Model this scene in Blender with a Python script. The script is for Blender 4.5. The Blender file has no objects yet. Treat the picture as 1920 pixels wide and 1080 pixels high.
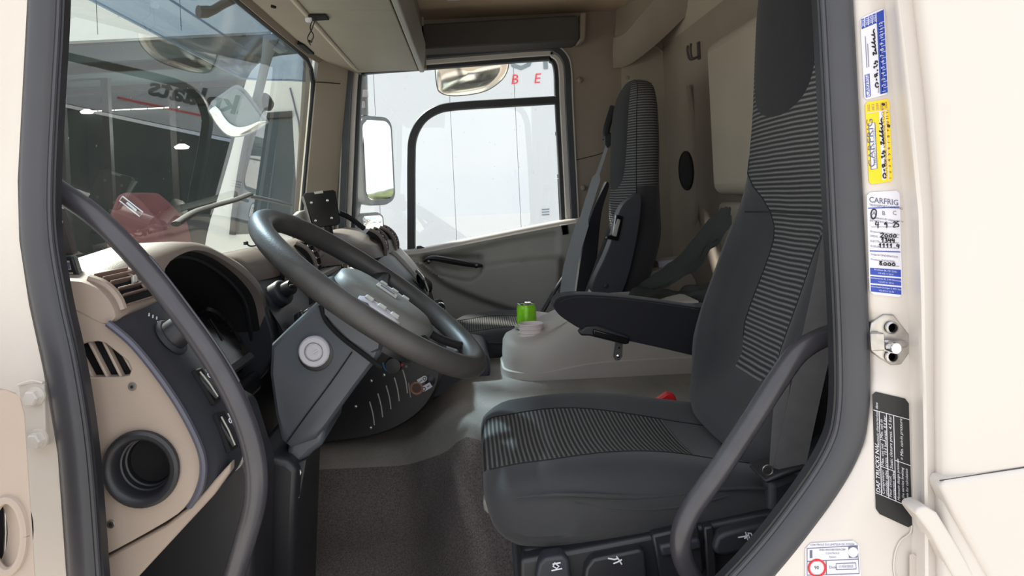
import bpy, bmesh, math, random
from mathutils import Vector, Matrix
random.seed(7)
sin, cos, pi, rad = math.sin, math.cos, math.pi, math.radians
SC = bpy.context.scene
COL = SC.collection
# ------------------------------------------------------------------ camera
FPX, VPX, VPY, ROLL = 1400.0, 880.0, 370.0, rad(2.8)   # focal length in pixels of a 1920x1080 frame, where straight-ahead falls, roll
EZ, CY = 0.85, -0.87                                    # eye height above cab floor, camera distance outside the door seal
cr, sr = cos(ROLL), sin(ROLL)
cam_d = bpy.data.cameras.new('camera'); cam = bpy.data.objects.new('camera', cam_d); COL.objects.link(cam)
cam_d.sensor_width = 36.0; cam_d.lens = FPX / 1920.0 * 36.0
cam_d.shift_x = (960 - VPX) / 1920.0; cam_d.shift_y = -(540 - VPY) / 1920.0
cam_d.clip_start = 0.02; cam_d.clip_end = 500
right, up, back = Vector((cr, 0, -sr)), Vector((sr, 0, cr)), Vector((0, -1, 0))
cam.matrix_world = Matrix(((right.x, up.x, back.x, 0), (right.y, up.y, back.y, CY), (right.z, up.z, back.z, EZ), (0, 0, 0, 1)))
SC.camera = cam
# ------------------------------------------------------------------ world, sun, exposure
SC.view_settings.view_transform = 'Standard'; SC.view_settings.look = 'None'
SC.view_settings.gamma = 1.0; SC.view_settings.use_curve_mapping = False
SC.view_settings.exposure = 0.85
wd = bpy.data.worlds.new('sky'); SC.world = wd; wd.use_nodes = True
nt = wd.node_tree; nt.nodes.clear()
wo = nt.nodes.new('ShaderNodeOutputWorld'); bg = nt.nodes.new('ShaderNodeBackground'); nt.links.new(bg.outputs[0], wo.inputs[0])
tc = nt.nodes.new('ShaderNodeTexCoord'); nz = nt.nodes.new('ShaderNodeTexNoise'); nz.inputs['Scale'].default_value = 2.6
nz.inputs['Detail'].default_value = 6
mp = nt.nodes.new('ShaderNodeMapping'); mp.inputs['Scale'].default_value = (1, 1, 2.6)
nt.links.new(tc.outputs['Generated'], mp.inputs[0]); nt.links.new(mp.outputs[0], nz.inputs['Vector'])
rp = nt.nodes.new('ShaderNodeValToRGB'); rp.color_ramp.elements[0].position = 0.36; rp.color_ramp.elements[0].color = (0.58, 0.72, 0.93, 1)
rp.color_ramp.elements[1].position = 0.56; rp.color_ramp.elements[1].color = (1.0, 1.0, 1.0, 1)
nt.links.new(nz.outputs['Fac'], rp.inputs[0]); nt.links.new(rp.outputs[0], bg.inputs[0]); bg.inputs[1].default_value = 1.0
sun_d = bpy.data.lights.new('sun', 'SUN'); sun_d.energy = 7.0; sun_d.angle = rad(4); sun_d.color = (1, 0.95, 0.86)
sun = bpy.data.objects.new('sun', sun_d); COL.objects.link(sun)
sun.rotation_euler = Vector((-0.47, 0.56, 0.68)).to_track_quat('Z', 'Y').to_euler()
sun.location = (-6, -2, 6)

# ------------------------------------------------------------------ helpers
def W(px, py, d):
    """point seen at pixel (px,py) of the 1920x1080 photo at depth d in front of the lens"""
    u, v = (px - VPX) / FPX, (VPY - py) / FPX
    return Vector(((u * cr + v * sr) * d, CY + d, EZ + (-u * sr + v * cr) * d))
def D(d): return CY + d
def V(*a): return Vector(a)
def smooth(a, b, t):
    t = max(0.0, min(1.0, (t - a) / (b - a))) if a != b else float(t >= a)
    return t * t * (3 - 2 * t)
def lerp(a, b, t): return a + (b - a) * t
def interp(tab, x):
    """smooth interpolation of a table [(x, v...)]"""
    if x <= tab[0][0]: return list(tab[0][1:])
    if x >= tab[-1][0]: return list(tab[-1][1:])
    for i in range(len(tab) - 1):
        if tab[i][0] <= x <= tab[i + 1][0]:
            t = (x - tab[i][0]) / (tab[i + 1][0] - tab[i][0])
            p1, p2 = tab[i], tab[i + 1]; p0 = tab[max(i - 1, 0)]; p3 = tab[min(i + 2, len(tab) - 1)]
            out = []
            for k in range(1, len(p1)):
                h = p2[0] - p1[0]
                m1 = (p2[k] - p0[k]) / max(p2[0] - p0[0], 1e-9) * h; m2 = (p3[k] - p1[k]) / max(p3[0] - p1[0], 1e-9) * h
                out.append((2*t**3-3*t*t+1)*p1[k] + (t**3-2*t*t+t)*m1 + (-2*t**3+3*t*t)*p2[k] + (t**3-t*t)*m2)
            return out
def curve(pts, n=8):
    """Catmull-Rom through points"""
    out = []
    P = [Vector(p) for p in pts]
    for i in range(len(P) - 1):
        p0, p1, p2, p3 = P[max(i-1, 0)], P[i], P[i+1], P[min(i+2, len(P)-1)]
        for k in range(n):
            t = k / n
            out.append(0.5 * ((2*p1) + (p2-p0)*t + (2*p0-5*p1+4*p2-p3)*t*t + (3*p1-p0-3*p2+p3)*t**3))
    out.append(P[-1]); return out
ORG = {}
class MB:
    def __init__(s): s.v = []; s.f = []
    def pt(s, p): s.v.append(Vector(p)); return len(s.v) - 1
    def grid(s, rows, closeu=False, closev=False, flip=False):
        b = len(s.v); n = len(rows[0]); m = len(rows)
        for r in rows: s.v += [Vector(p) for p in r]
        for i in range(m if closev else m - 1):
            for j in range(n if closeu else n - 1):
                a, c = b + i*n + j, b + i*n + (j+1) % n; e, g = b + ((i+1) % m)*n + (j+1) % n, b + ((i+1) % m)*n + j
                s.f.append((a, g, e, c) if flip else (a, c, e, g))
        return s
    def poly(s, pts): b = len(s.v); s.v += [Vector(p) for p in pts]; s.f.append(tuple(range(b, b + len(pts)))); return s
    def loft(s, rings, cap=True):
        n = len(rings[0]); b = len(s.v); s.grid(rings, closeu=True)
        if cap: s.f.append(tuple(reversed(range(b, b + n)))); k = b + (len(rings)-1)*n; s.f.append(tuple(range(k, k + n)))
        return s
    def box(s, c, size, ex=None, ey=None, ez=None):
        c = Vector(c); ex = (ex or V(1,0,0)) * size[0]/2; ey = (ey or V(0,1,0)) * size[1]/2; ez = (ez or V(0,0,1)) * size[2]/2
        r = lambda k: [c - ex - ey + k*ez, c + ex - ey + k*ez, c + ex + ey + k*ez, c - ex + ey + k*ez]
        return s.loft([r(-1), r(1)])
    def bb(s, a, b):
        a, b = Vector(a), Vector(b); return s.box((a + b)/2, [abs(x) for x in (b - a)])
    def prism(s, poly, off):
        off = Vector(off); return s.loft([[Vector(p) for p in poly], [Vector(p) + off for p in poly]])
    def tube(s, path, r, seg=12, cap=True, flat=None):
        P = [Vector(p) for p in path]; n = len(P); rings = []; nrm = None
        for i in range(n):
            t = (P[min(i+1, n-1)] - P[max(i-1, 0)]).normalized()
            if nrm is None:
                nrm = t.cross(V(0,0,1)); nrm = t.cross(V(0,1,0)) if nrm.length < 0.1 else nrm
            nrm = (nrm - t * nrm.dot(t)).normalized(); bn = t.cross(nrm)
            rr = r[i] if isinstance(r, (list, tuple)) else r
            rings.append([P[i] + (nrm*cos(2*pi*k/seg) + bn*sin(2*pi*k/seg)*(flat or 1)) * rr for k in range(seg)])
        return s.loft(rings, cap)
    def sweep(s, path, prof, axis, closed=False, cap=True):
        """prof: list of (a,b): a across the path in its plane, b along axis"""
        P = [Vector(p) for p in path]; n = len(P); rings = []; axis = Vector(axis).normalized()
        for i in range(n):
            t = (P[(i+1) % n] - P[i-1]) if closed else (P[min(i+1, n-1)] - P[max(i-1, 0)])
            sd = t.normalized().cross(axis).normalized()
            rings.append([P[i] + sd*a + axis*b for a, b in prof])
        if closed: return s.grid(rings, closeu=True, closev=True)
        return s.loft(rings, cap)
    def lathe(s, prof, o, ax, seg=24, cap=True):
        o, ax = Vector(o), Vector(ax).normalized(); e1 = ax.cross(V(0,0,1)); e1 = ax.cross(V(1,0,0)) if e1.length < 0.1 else e1
        e1.normalize(); e2 = ax.cross(e1)
        return s.loft([[o + ax*h + (e1*cos(2*pi*k/seg) + e2*sin(2*pi*k/seg))*r for k in range(seg)] for r, h in prof], cap)
    def ring(s, o, ax, R, r, seg=32, k=10):
        o, ax = Vector(o), Vector(ax).normalized(); e1 = ax.cross(V(0,0,1)); e1 = ax.cross(V(1,0,0)) if e1.length < 0.1 else e1
        e1.normalize(); e2 = ax.cross(e1)
        rows = []
        for i in range(seg):
            q = e1*cos(2*pi*i/seg) + e2*sin(2*pi*i/seg)
            rows.append([o + q*(R + r*cos(2*pi*j/k)) + ax*r*sin(2*pi*j/k) for j in range(k)])
        return s.grid(rows, closeu=True, closev=True)
    def plate(s, outer, holes, off):
        """flat plate with holes; outer / holes are 3D loops, extruded by off"""
        bm = bmesh.new(); loops = []; edges = []
        for lp in [outer] + holes:
            vs = [bm.verts.new(p) for p in lp]; loops.append(vs)
            edges += [bm.edges.new((vs[i], vs[(i+1) % len(vs)])) for i in range(len(vs))]
        bmesh.ops.triangle_fill(bm, use_beauty=True, use_dissolve=False, edges=edges)
        b = len(s.v); bm.verts.index_update(); n = len(bm.verts)
        s.v += [v.co.copy() for v in bm.verts]; s.v += [v.co + Vector(off) for v in bm.verts]
        for f in bm.faces:
            ids = [v.index for v in f.verts]; s.f.append(tuple(b + i for i in ids)); s.f.append(tuple(b + n + i for i in reversed(ids)))
        for vs in loops:
            for i in range(len(vs)):
                a, c = vs[i].index, vs[(i+1) % len(vs)].index; s.f.append((b+a, b+c, b+n+c, b+n+a))
        bm.free(); return s
    def build(s, name, m, parent=None, ang=40, bevel=None, label=None, cat=None, group=None, kind=None, solid=None, sub=0, recalc=True):
        if parent is not None: org = ORG[parent.name]
        else:
            lo = Vector([min(v[i] for v in s.v) for i in range(3)]); hi = Vector([max(v[i] for v in s.v) for i in range(3)])
            org = V((lo.x+hi.x)/2, (lo.y+hi.y)/2, lo.z)
        me = bpy.data.meshes.new(name); me.from_pydata([v - org for v in s.v], [], s.f); me.update()
        if recalc:
            bm = bmesh.new(); bm.from_mesh(me); bmesh.ops.recalc_face_normals(bm, faces=bm.faces); bm.to_mesh(me); bm.free()
        me.polygons.foreach_set('use_smooth', [True]*len(me.polygons)); me.set_sharp_from_angle(angle=rad(ang))
        me.materials.append(m)
        o = bpy.data.objects.new(name, me); COL.objects.link(o)
        if parent is not None: o.parent = parent
        else: o.location = org
        ORG[o.name] = org
        if solid: md = o.modifiers.new('s', 'SOLIDIFY'); md.thickness = solid; md.offset = 0
        if bevel: md = o.modifiers.new('b', 'BEVEL'); md.width = bevel[0]; md.segments = bevel[1]; md.limit_method = 'ANGLE'; md.angle_limit = rad(38)
        if sub: md = o.modifiers.new('u', 'SUBSURF'); md.levels = sub; md.render_levels = sub
        return tag(o, label, cat, group, kind)
def tag(o, label=None, cat=None, group=None, kind=None):
    if label: o['label'] = label
    if cat: o['category'] = cat
    if group: o['group'] = group
    if kind: o['kind'] = kind
    return o
def thing(name, loc, label=None, cat=None, group=None, kind=None):
    o = bpy.data.objects.new(name, None); COL.objects.link(o); o.location = loc; o.empty_display_size = 0.05; ORG[o.name] = Vector(loc)
    return tag(o, label, cat, group, kind)
def text(s, size, o, ex, ey, m, parent, name='lettering', align='LEFT', sx=1.0, shear=0.0, lift=0.0004, wt=0.0):
    """flat lettering: o origin, ex reading direction, ey letter-up direction"""
    cu = bpy.data.curves.new(name, 'FONT'); cu.body = s; cu.size = size; cu.align_x = align; cu.shear = shear; cu.offset = wt * size
    cu.resolution_u = 2
    t = bpy.data.objects.new(name, cu); COL.objects.link(t)
    bpy.context.view_layer.update()
    me = bpy.data.meshes.new_from_object(t.evaluated_get(bpy.context.evaluated_depsgraph_get()))
    bpy.data.objects.remove(t); bpy.data.curves.remove(cu)
    ex, ey = Vector(ex).normalized(), Vector(ey).normalized(); n = ex.cross(ey).normalized(); o = Vector(o) + n*lift; org = ORG[parent.name]
    for v in me.vertices: v.co = o + ex*v.co.x*sx + ey*v.co.y - org
    me.name = name; me.materials.clear(); me.materials.append(m)
    ob = bpy.data.objects.new(name, me); COL.objects.link(ob); ob.parent = parent; ORG[ob.name] = org
    return ob
# ------------------------------------------------------------------ materials
def mat(name, c, rough=0.5, metal=0.0, var=0.12, vscale=6.0, bump=0.0, bscale=200.0, spec=0.5, emit=0.0, sheen=0.0, coat=0.0, c2=None, fine=0.0):
    m = bpy.data.materials.new(name); m.use_nodes = True; t = m.node_tree; b = t.nodes['Principled BSDF']
    b.inputs['Roughness'].default_value = rough; b.inputs['Metallic'].default_value = metal
    b.inputs['Specular IOR Level'].default_value = spec; b.inputs['Sheen Weight'].default_value = sheen; b.inputs['Coat Weight'].default_value = coat
    g = t.nodes.new('ShaderNodeTexCoord')
    n = t.nodes.new('ShaderNodeTexNoise'); n.inputs['Scale'].default_value = vscale; n.inputs['Detail'].default_value = 5
    t.links.new(g.outputs['Object'], n.inputs['Vector'])
    r = t.nodes.new('ShaderNodeValToRGB'); r.color_ramp.elements[0].position = 0.3; r.color_ramp.elements[1].position = 0.7
    a2 = c2 or tuple(min(1, x*(1+var)) for x in c); a1 = tuple(x*(1-var) for x in c) if c2 is None else c
    r.color_ramp.elements[0].color = (*a1, 1); r.color_ramp.elements[1].color = (*a2, 1)
    t.links.new(n.outputs['Fac'], r.inputs[0]); last = r.outputs[0]
    if fine:
        n3 = t.nodes.new('ShaderNodeTexNoise'); n3.inputs['Scale'].default_value = bscale; n3.inputs['Detail'].default_value = 2
        t.links.new(g.outputs['Object'], n3.inputs['Vector'])
        mr = t.nodes.new('ShaderNodeMapRange'); mr.inputs[1].default_value = 0.3; mr.inputs[2].default_value = 0.7
        mr.inputs[3].default_value = 1 - fine; mr.inputs[4].default_value = 1 + fine; t.links.new(n3.outputs['Fac'], mr.inputs[0])
        mx = t.nodes.new('ShaderNodeVectorMath'); mx.operation = 'SCALE'; t.links.new(last, mx.inputs[0]); t.links.new(mr.outputs[0], mx.inputs['Scale']); last = mx.outputs[0]
    t.links.new(last, b.inputs['Base Color'])
    if bump:
        n2 = t.nodes.new('ShaderNodeTexNoise'); n2.inputs['Scale'].default_value = bscale; n2.inputs['Detail'].default_value = 3
        t.links.new(g.outputs['Object'], n2.inputs['Vector'])
        bp = t.nodes.new('ShaderNodeBump'); bp.inputs['Strength'].default_value = bump; bp.inputs['Distance'].default_value = 0.002
        t.links.new(n2.outputs['Fac'], bp.inputs['Height']); t.links.new(bp.outputs[0], b.inputs['Normal'])
    if emit: b.inputs['Emission Color'].default_value = (*c, 1); b.inputs['Emission Strength'].default_value = emit
    return m
def ribbed(name, axis, pitch, c1, c2, wob=0.0025):
    """ribbed upholstery: raised light threads across one axis"""
    m = bpy.data.materials.new(name); m.use_nodes = True; t = m.node_tree; b = t.nodes['Principled BSDF']
    b.inputs['Roughness'].default_value = 0.85; b.inputs['Specular IOR Level'].default_value = 0.2
    g = t.nodes.new('ShaderNodeTexCoord'); sp = t.nodes.new('ShaderNodeSeparateXYZ'); t.links.new(g.outputs['Object'], sp.inputs[0])
    n = t.nodes.new('ShaderNodeTexNoise'); n.inputs['Scale'].default_value = 9; n.inputs['Detail'].default_value = 1; t.links.new(g.outputs['Object'], n.inputs['Vector'])
    def M(op, a, bb=None):
        k = t.nodes.new('ShaderNodeMath'); k.operation = op
        for i, x in enumerate((a, bb)):
            if x is None: continue
            if isinstance(x, (int, float)): k.inputs[i].default_value = x
            else: t.links.new(x, k.inputs[i])
        return k.outputs[0]
    ph = M('ADD', sp.outputs[axis], M('MULTIPLY', n.outputs['Fac'], wob * 8))
    wv = M('ADD', M('MULTIPLY', M('SINE', M('MULTIPLY', ph, 2*pi/pitch)), 0.5), 0.5)
    n2 = t.nodes.new('ShaderNodeTexNoise'); n2.inputs['Scale'].default_value = 420; t.links.new(g.outputs['Object'], n2.inputs['Vector'])
    f = M('MULTIPLY', M('POWER', wv, 1.8), M('ADD', M('MULTIPLY', n2.outputs['Fac'], 1.2), 0.35))
    mx = t.nodes.new('ShaderNodeMix'); mx.data_type = 'RGBA'; t.links.new(f, mx.inputs[0])
    mx.inputs[6].default_value = (*c1, 1); mx.inputs[7].default_value = (*c2, 1); t.links.new(mx.outputs[2], b.inputs['Base Color'])
    bp = t.nodes.new('ShaderNodeBump'); bp.inputs['Strength'].default_value = 0.6; bp.inputs['Distance'].default_value = 0.002
    t.links.new(wv, bp.inputs['Height']); t.links.new(bp.outputs[0], b.inputs['Normal'])
    return m
def glass(name, tint, refl=0.08, dirt=0.0, rough=0.0):
    m = bpy.data.materials.new(name); m.use_nodes = True; t = m.node_tree; t.nodes.clear()
    o = t.nodes.new('ShaderNodeOutputMaterial'); tr = t.nodes.new('ShaderNodeBsdfTransparent'); tr.inputs[0].default_value = (*tint, 1)
    gl = t.nodes.new('ShaderNodeBsdfAnisotropic') if False else t.nodes.new('ShaderNodeBsdfGlossy'); gl.inputs['Roughness'].default_value = rough
    ge = t.nodes.new('ShaderNodeNewGeometry'); dt = t.nodes.new('ShaderNodeVectorMath'); dt.operation = 'DOT_PRODUCT'
    t.links.new(ge.outputs['Incoming'], dt.inputs[0]); t.links.new(ge.outputs['Normal'], dt.inputs[1])
    def M(op, a, bb=None):
        k = t.nodes.new('ShaderNodeMath'); k.operation = op
        for i, x in enumerate((a, bb)):
            if x is None: continue
            if isinstance(x, (int, float)): k.inputs[i].default_value = x
            else: t.links.new(x, k.inputs[i])
        return k.outputs[0]
    fr = M('ADD', M('MULTIPLY', M('POWER', M('SUBTRACT', 1.0, M('ABSOLUTE', dt.outputs['Value'])), 5.0), 0.9 - refl), refl)
    ms = t.nodes.new('ShaderNodeMixShader'); t.links.new(fr, ms.inputs[0]); t.links.new(tr.outputs[0], ms.inputs[1]); t.links.new(gl.outputs[0], ms.inputs[2])
    last = ms.outputs[0]
    if dirt:
        g = t.nodes.new('ShaderNodeTexCoord'); n = t.nodes.new('ShaderNodeTexNoise'); n.inputs['Scale'].default_value = 7; n.inputs['Detail'].default_value = 6
        t.links.new(g.outputs['Object'], n.inputs['Vector'])
        vo = t.nodes.new('ShaderNodeTexVoronoi'); vo.inputs['Scale'].default_value = 26; t.links.new(g.outputs['Object'], vo.inputs['Vector'])
        dots = M('MULTIPLY', M('LESS_THAN', vo.outputs['Distance'], 0.05), 0.5)
        df = t.nodes.new('ShaderNodeBsdfDiffuse'); df.inputs[0].default_value = (0.75, 0.8, 0.76, 1)
        m2 = t.nodes.new('ShaderNodeMixShader'); t.links.new(M('ADD', M('MULTIPLY', n.outputs['Fac'], dirt), dots), m2.inputs[0])
        t.links.new(last, m2.inputs[1]); t.links.new(df.outputs[0], m2.inputs[2]); last = m2.outputs[0]
    t.links.new(last, o.inputs[0]); return m
def K(r, g, b):   # sRGB 0-255 -> linear
    return tuple(((x/255)/12.92 if x/255 <= 0.04045 else ((x/255+0.055)/1.055)**2.4) for x in (r, g, b))
m_cream = mat('cream_paint', K(203, 195, 188), 0.35, var=0.03, vscale=3, coat=0.3)
m_cream_dirty = mat('cream_paint_dirty', K(196, 188, 178), 0.5, var=0.2, vscale=6, c2=K(203, 195, 187))
m_white = mat('white_paint', K(204, 202, 197), 0.4, var=0.02)
m_seal = mat('black_rubber', K(58, 58, 63), 0.42, var=0.15, bump=0.15, bscale=60)
m_black = mat('black_plastic', K(36, 36, 40), 0.42, var=0.1, bump=0.08, bscale=600)
m_hand = mat('handle_rubber', K(60, 58, 63), 0.3, var=0.2, vscale=20)
m_blackgl = mat('black_gloss', K(20, 20, 22), 0.15)
m_navy = mat('dark_dash_plastic', K(46, 47, 54), 0.5, var=0.15, vscale=9, bump=0.1, bscale=500)
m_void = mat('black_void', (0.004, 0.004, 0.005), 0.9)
m_tan = mat('tan_plastic', K(158, 142, 130), 0.55, var=0.06, bump=0.08, bscale=500)
m_pad = mat('taupe_soft_pad', K(120, 108, 101), 0.5, var=0.07, bump=0.2, bscale=450)
m_vent = mat('taupe_vent', K(120, 100, 92), 0.5, var=0.1)
m_greyp = mat('grey_plastic', K(160, 157, 150), 0.5, var=0.05, bump=0.1, bscale=500)
m_lgrey = mat('light_grey_plastic', K(186, 183, 176), 0.5, var=0.05)
m_colm = mat('steering_column_plastic', K(78, 82, 89), 0.4, var=0.12, vscale=5, bump=0.06, bscale=500)
m_wheel = mat('worn_steering_leather', K(68, 66, 65), 0.48, var=0.25, vscale=14, bump=0.15, bscale=250)
m_pad2 = mat('airbag_cover', K(112, 112, 108), 0.5, var=0.08)
m_chrome = mat('chrome', (0.8, 0.8, 0.82), 0.12, 1.0, var=0.02)
m_steel = mat('steel', (0.5, 0.48, 0.46), 0.35, 1.0, var=0.25, vscale=40)
m_alu = mat('silver_plastic', K(190, 188, 196), 0.35, var=0.05)
m_carpet = mat('carpet', K(112, 103, 100), 0.95, var=0.18, vscale=5, bump=0.9, bscale=330, spec=0.1, fine=0.35)
m_carpet2 = mat('tunnel_mat', K(146, 140, 133), 0.9, var=0.2, vscale=6, bump=0.5, bscale=420, spec=0.15, fine=0.12)
m_cons = mat('console_plastic', K(184, 176, 168), 0.5, var=0.07, bump=0.1, bscale=400)
m_fab = mat('charcoal_fabric', K(58, 58, 60), 0.9, var=0.12, vscale=8, bump=0.3, bscale=700, spec=0.15, sheen=0.15)
m_fabd = mat('black_fabric', K(40, 40, 44), 0.92, var=0.1, bump=0.3, bscale=700, spec=0.12, sheen=0.1)
m_ribZ = ribbed('ribbed_fabric_back', 2, 0.0082, K(54, 54, 55), K(124, 123, 122), .0004)
m_ribX = ribbed('ribbed_fabric_seat', 0, 0.0075, K(54, 54, 55), K(118, 117, 114), .0004)
m_wall = mat('taupe_wall_lining', K(143, 130, 118), 0.75, var=0.07, vscale=4, bump=0.2, bscale=300)
m_wall2 = mat('beige_wall_lining', K(166, 154, 139), 0.75, var=0.06, vscale=4, bump=0.2, bscale=300)
m_head = mat('headliner_cloth', K(186, 164, 140), 0.95, var=0.05, bump=0.3, bscale=500)
m_shelf = mat('shelf_plastic', K(146, 140, 128), 0.6, var=0.05, bump=0.1, bscale=500)
m_curt = mat('dark_curtain_box', K(70, 66, 64), 0.8, var=0.12)
m_belt = mat('seat_belt_webbing', K(82, 81, 82), 0.7, var=0.1, vscale=40, bump=0.3, bscale=800)
m_beltl = mat('seat_belt_light', K(150, 152, 154), 0.6, var=0.1)
m_red = mat('red_plastic', K(214, 40, 44), 0.4)
m_blue = mat('blue_print', K(38, 66, 160), 0.5, var=0.03)
m_yel = mat('yellow_print', K(240, 200, 20), 0.5, var=0.03)
m_paper = mat('white_vinyl', K(214, 212, 220), 0.5, var=0.02)
m_pblack = mat('black_print', K(26, 26, 28), 0.5)
m_pgrey = mat('grey_print', K(96, 100, 122), 0.5)
m_ink = mat('pen_ink', K(16, 16, 20), 0.5)
m_green = mat('green_can', K(150, 232, 50), 0.25, 0.1, var=0.25, vscale=30)
m_cup = mat('paper_cup', K(238, 222, 219), 0.7, var=0.04)
m_cloth = mat('black_jacket', K(52, 52, 50), 0.75, var=0.2, vscale=12, bump=0.5, bscale=40)
m_mirror = mat('mirror_glass', (0.93, 0.93, 0.93), 0.02, 1.0, var=0.01)
m_mirr2 = mat('mirror_glass_warm', (0.9, 0.88, 0.82), 0.16, 1.0, var=0.02)
m_hous = mat('mirror_housing', K(130, 136, 142), 0.45, var=0.06)
m_wglass = glass('windscreen_glass', (0.86, 0.95, 0.91), 0.16, dirt=0.11)
m_dglass = glass('door_glass', (0.95, 0.97, 0.97), 0.06, dirt=0.015)
m_visor = glass('tinted_sun_visor', (0.70, 0.79, 0.90), 0.10, rough=0.1)
# ================================================================== STRUCTURE
def pl(pts, d): return [W(x, y, d) for x, y in pts]
def cv(pts, d, n=6): return curve(pl(pts, d), n)
# ---- driver side: body side with the door opening
wl = thing('wall_left', (0.5, 0, 0), kind='structure')
RW = [(-760,1560,1625,1645,1670),(-300,1578,1648,1668,1695),(0,1592,1668,1690,1718),(200,1603,1686,1714,1741),(400,1612,1704,1734,1756),(575,1620,1712,1738,1758),
      (590,1621,1712,1738,1758),(700,1625,1714,1739,1758),(725,1625,1715,1740,1758),(770,1622,1716,1741,1758),(830,1612,1717,1742,1759),(890,1580,1718,1743,1760),
      (950,1540,1718,1744,1760),(1080,1435,1718,1745,1762),(1250,1265,1718,1748,1765),(1500,1000,1718,1750,1770)]
rows = []
for y, s, xj, xg, xs in RW:
    q = 0.006 if 580 < y < 722 else 0.0          # shallow recess round the striker plate
    xm = min(s + 18, xj - 30)
    rows.append([W(s-14, y, .905), W(s-6, y, .888), W(s+4, y, .874+q), W(xm, y, .868+q), W(lerp(xm, xj-9, .5), y, .868+q), W(xj-9, y, .868+q*.4), W(xj, y, .862), W(xj+8, y, .850),
                 W(lerp(xj, xg, .6), y, .840), W(xg-4, y, .838), W(xg+2, y, .841), W(xs-7, y, .843), W(xs-2, y, .838), W(xs+8, y, .830), W(xs+26, y, .826), W(1830, y, .822), W(2300, y, .818)])
MB().grid(rows).build('rear_door_jamb', m_cream, wl, ang=60, label='cream painted door jamb and cab side')
rows = []
for y, s in [(-760,60),(-300,60),(0,55),(170,46),(340,37),(450,40),(570,58),(690,84),(850,112),(1080,128),(1300,150),(1500,190)]:
    rows.append([W(-420, y, .90), W(-20, y, .893), W(min(20, s-34), y, .89), W(s-18, y, .878), W(s-4, y, .874), W(s+8, y, .885), W(s+12, y, .89)])
MB().grid(rows).build('front_door_jamb', m_cream_dirty, wl, ang=60)
MB().bb((-.75, -.02, EZ+.655), (.95, .03, EZ+.80)).build('roof_rail', m_cream, wl)
MB().bb((-.75, -.02, -.05), (.95, .03, EZ-.70)).build('door_sill', m_cream, wl)
MB().bb((.56, .06, 0), (.86, .08, EZ+.75)).build('pillar_lining', m_wall, wl)
# lower side panel and its step moulding, divided from the upper skin by an open joint
low = [(1763,910),(1775,902),(1840,892),(2300,824),(2300,1500),(2080,1500),(1975,1300),(1858,1090),(1795,975)]
MB().prism(pl(low, .816), (0, .03, 0)).build('lower_side_panel', m_cream, wl, bevel=(.006, 3))
gapc = cv([(1762,901),(1840,889),(2300,816)], .8205)
MB().tube(gapc, .0007, 6).build('panel_joint', m_curt, wl)
step = [(1716,962),(1722,953),(1738,950),(1758,962),(1800,1030),(1850,1120),(2020,1450),(1975,1450),(1815,1130),(1745,1000)]
MB().prism(pl(step, .822), (0, .03, 0)).build('step_moulding', m_cream, wl, bevel=(.005, 3))
MB().tube(cv([(1710,985),(1706,1000),(1688,1015),(1678,1040),(1677,1075),(1690,1110)], .8665), .0011, 6).build('sealant_bead', m_cream_dirty, wl)
# rubber weatherstrip round the opening
SEAL = [(95,-560),(92,-300),(86,0),(77,170),(69,340),(72,450),(92,570),(118,690),(142,850),(160,1080),(172,1250),(235,1420),(420,1490),(800,1490),(1050,1400),(1240,1240),
        (1407,1080),(1513,950),(1576,850),(1597,770),(1598,640),(1587,400),(1567,0),(1545,-300),(1525,-480),(1440,-620),(1200,-665),(500,-665),(165,-650)]
sp_ = curve(pl(SEAL + [SEAL[0]], .876), 6)[:-1]
prof = [(-.0185,.008),(-.0185,.0),(-.016,-.008),(-.010,-.0115),(-.002,-.0125),(.006,-.0115),(.012,-.008),(.0145,-.002),(.0175,.0),(.0175,.008)]
sl = MB().sweep(sp_, prof, (0,1,0), closed=True).build('door_seal', m_seal, wl, ang=50, label='black rubber door seal')
ctr = W(850, 400, .876)
def inset(path, a, dy):
    out = []
    n = len(path)
    for i in range(n):
        t = (path[(i+1) % n] - path[i-1]).normalized(); s_ = t.cross(V(0,1,0)).normalized()
        if s_.dot(ctr - path[i]) < 0: s_ = -s_
        out.append(path[i] + s_*a + V(0, dy, 0))
    return out
ip = inset(sp_, .0155, -.001)
MB().tube(ip + [ip[0]], .0035, 8, cap=False).build('seal_lip', m_seal, sl)
ip2 = inset(sp_, .0195, .012)
MB().sweep(ip2, [(-.0025,-.012),(.0025,-.012),(.0025,.002),(-.0025,.002)], (0,1,0), closed=True).build('seal_carrier', m_black, sl)
# ---- floor with engine tunnel
fl_tab = [(.80,-.82),(1.36,-.82),(1.42,-.76),(1.50,-.63),(1.545,-.545),(1.60,-.50),(1.66,-.487),(2.27,-.485),(2.33,-.52),(2.42,-.70),(2.47,-.82),(3.05,-.82)]
def floor_z(x, d):
    z = interp(fl_tab, d + .02*smooth(-.05, .05, x)*smooth(1.9, 1.5, d) - .19*smooth(.0, -.20, x)*smooth(2.1, 1.8, d))[0]
    z -= .10*smooth(-.02, -.20, x)*smooth(-.80, -.60, z)
    hump = .030 * math.exp(-((x + .035)/.05)**2 - ((d - 1.56)/.05)**2) - .022*math.exp(-((x - .045)/.04)**2 - ((d - 1.60)/.07)**2)
    z += hump
    return EZ + z
def fgrid(da_, db_, n):
    return [[V(x, D(lerp(da_(x), db_(x), j/n)), floor_z(x, lerp(da_(x), db_(x), j/n))) for x in [-.80 + 1.62*i/80 for i in range(81)]] for j in range(n+1)]
seam_d = lambda x: 1.556 + .20*smooth(.0, -.20, x)
fl = MB().grid(fgrid(lambda x: .86, seam_d, 50)).grid(fgrid(lambda x: 2.38, lambda x: 3.04, 20)).build('floor', m_carpet, ang=70, kind='structure')
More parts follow.
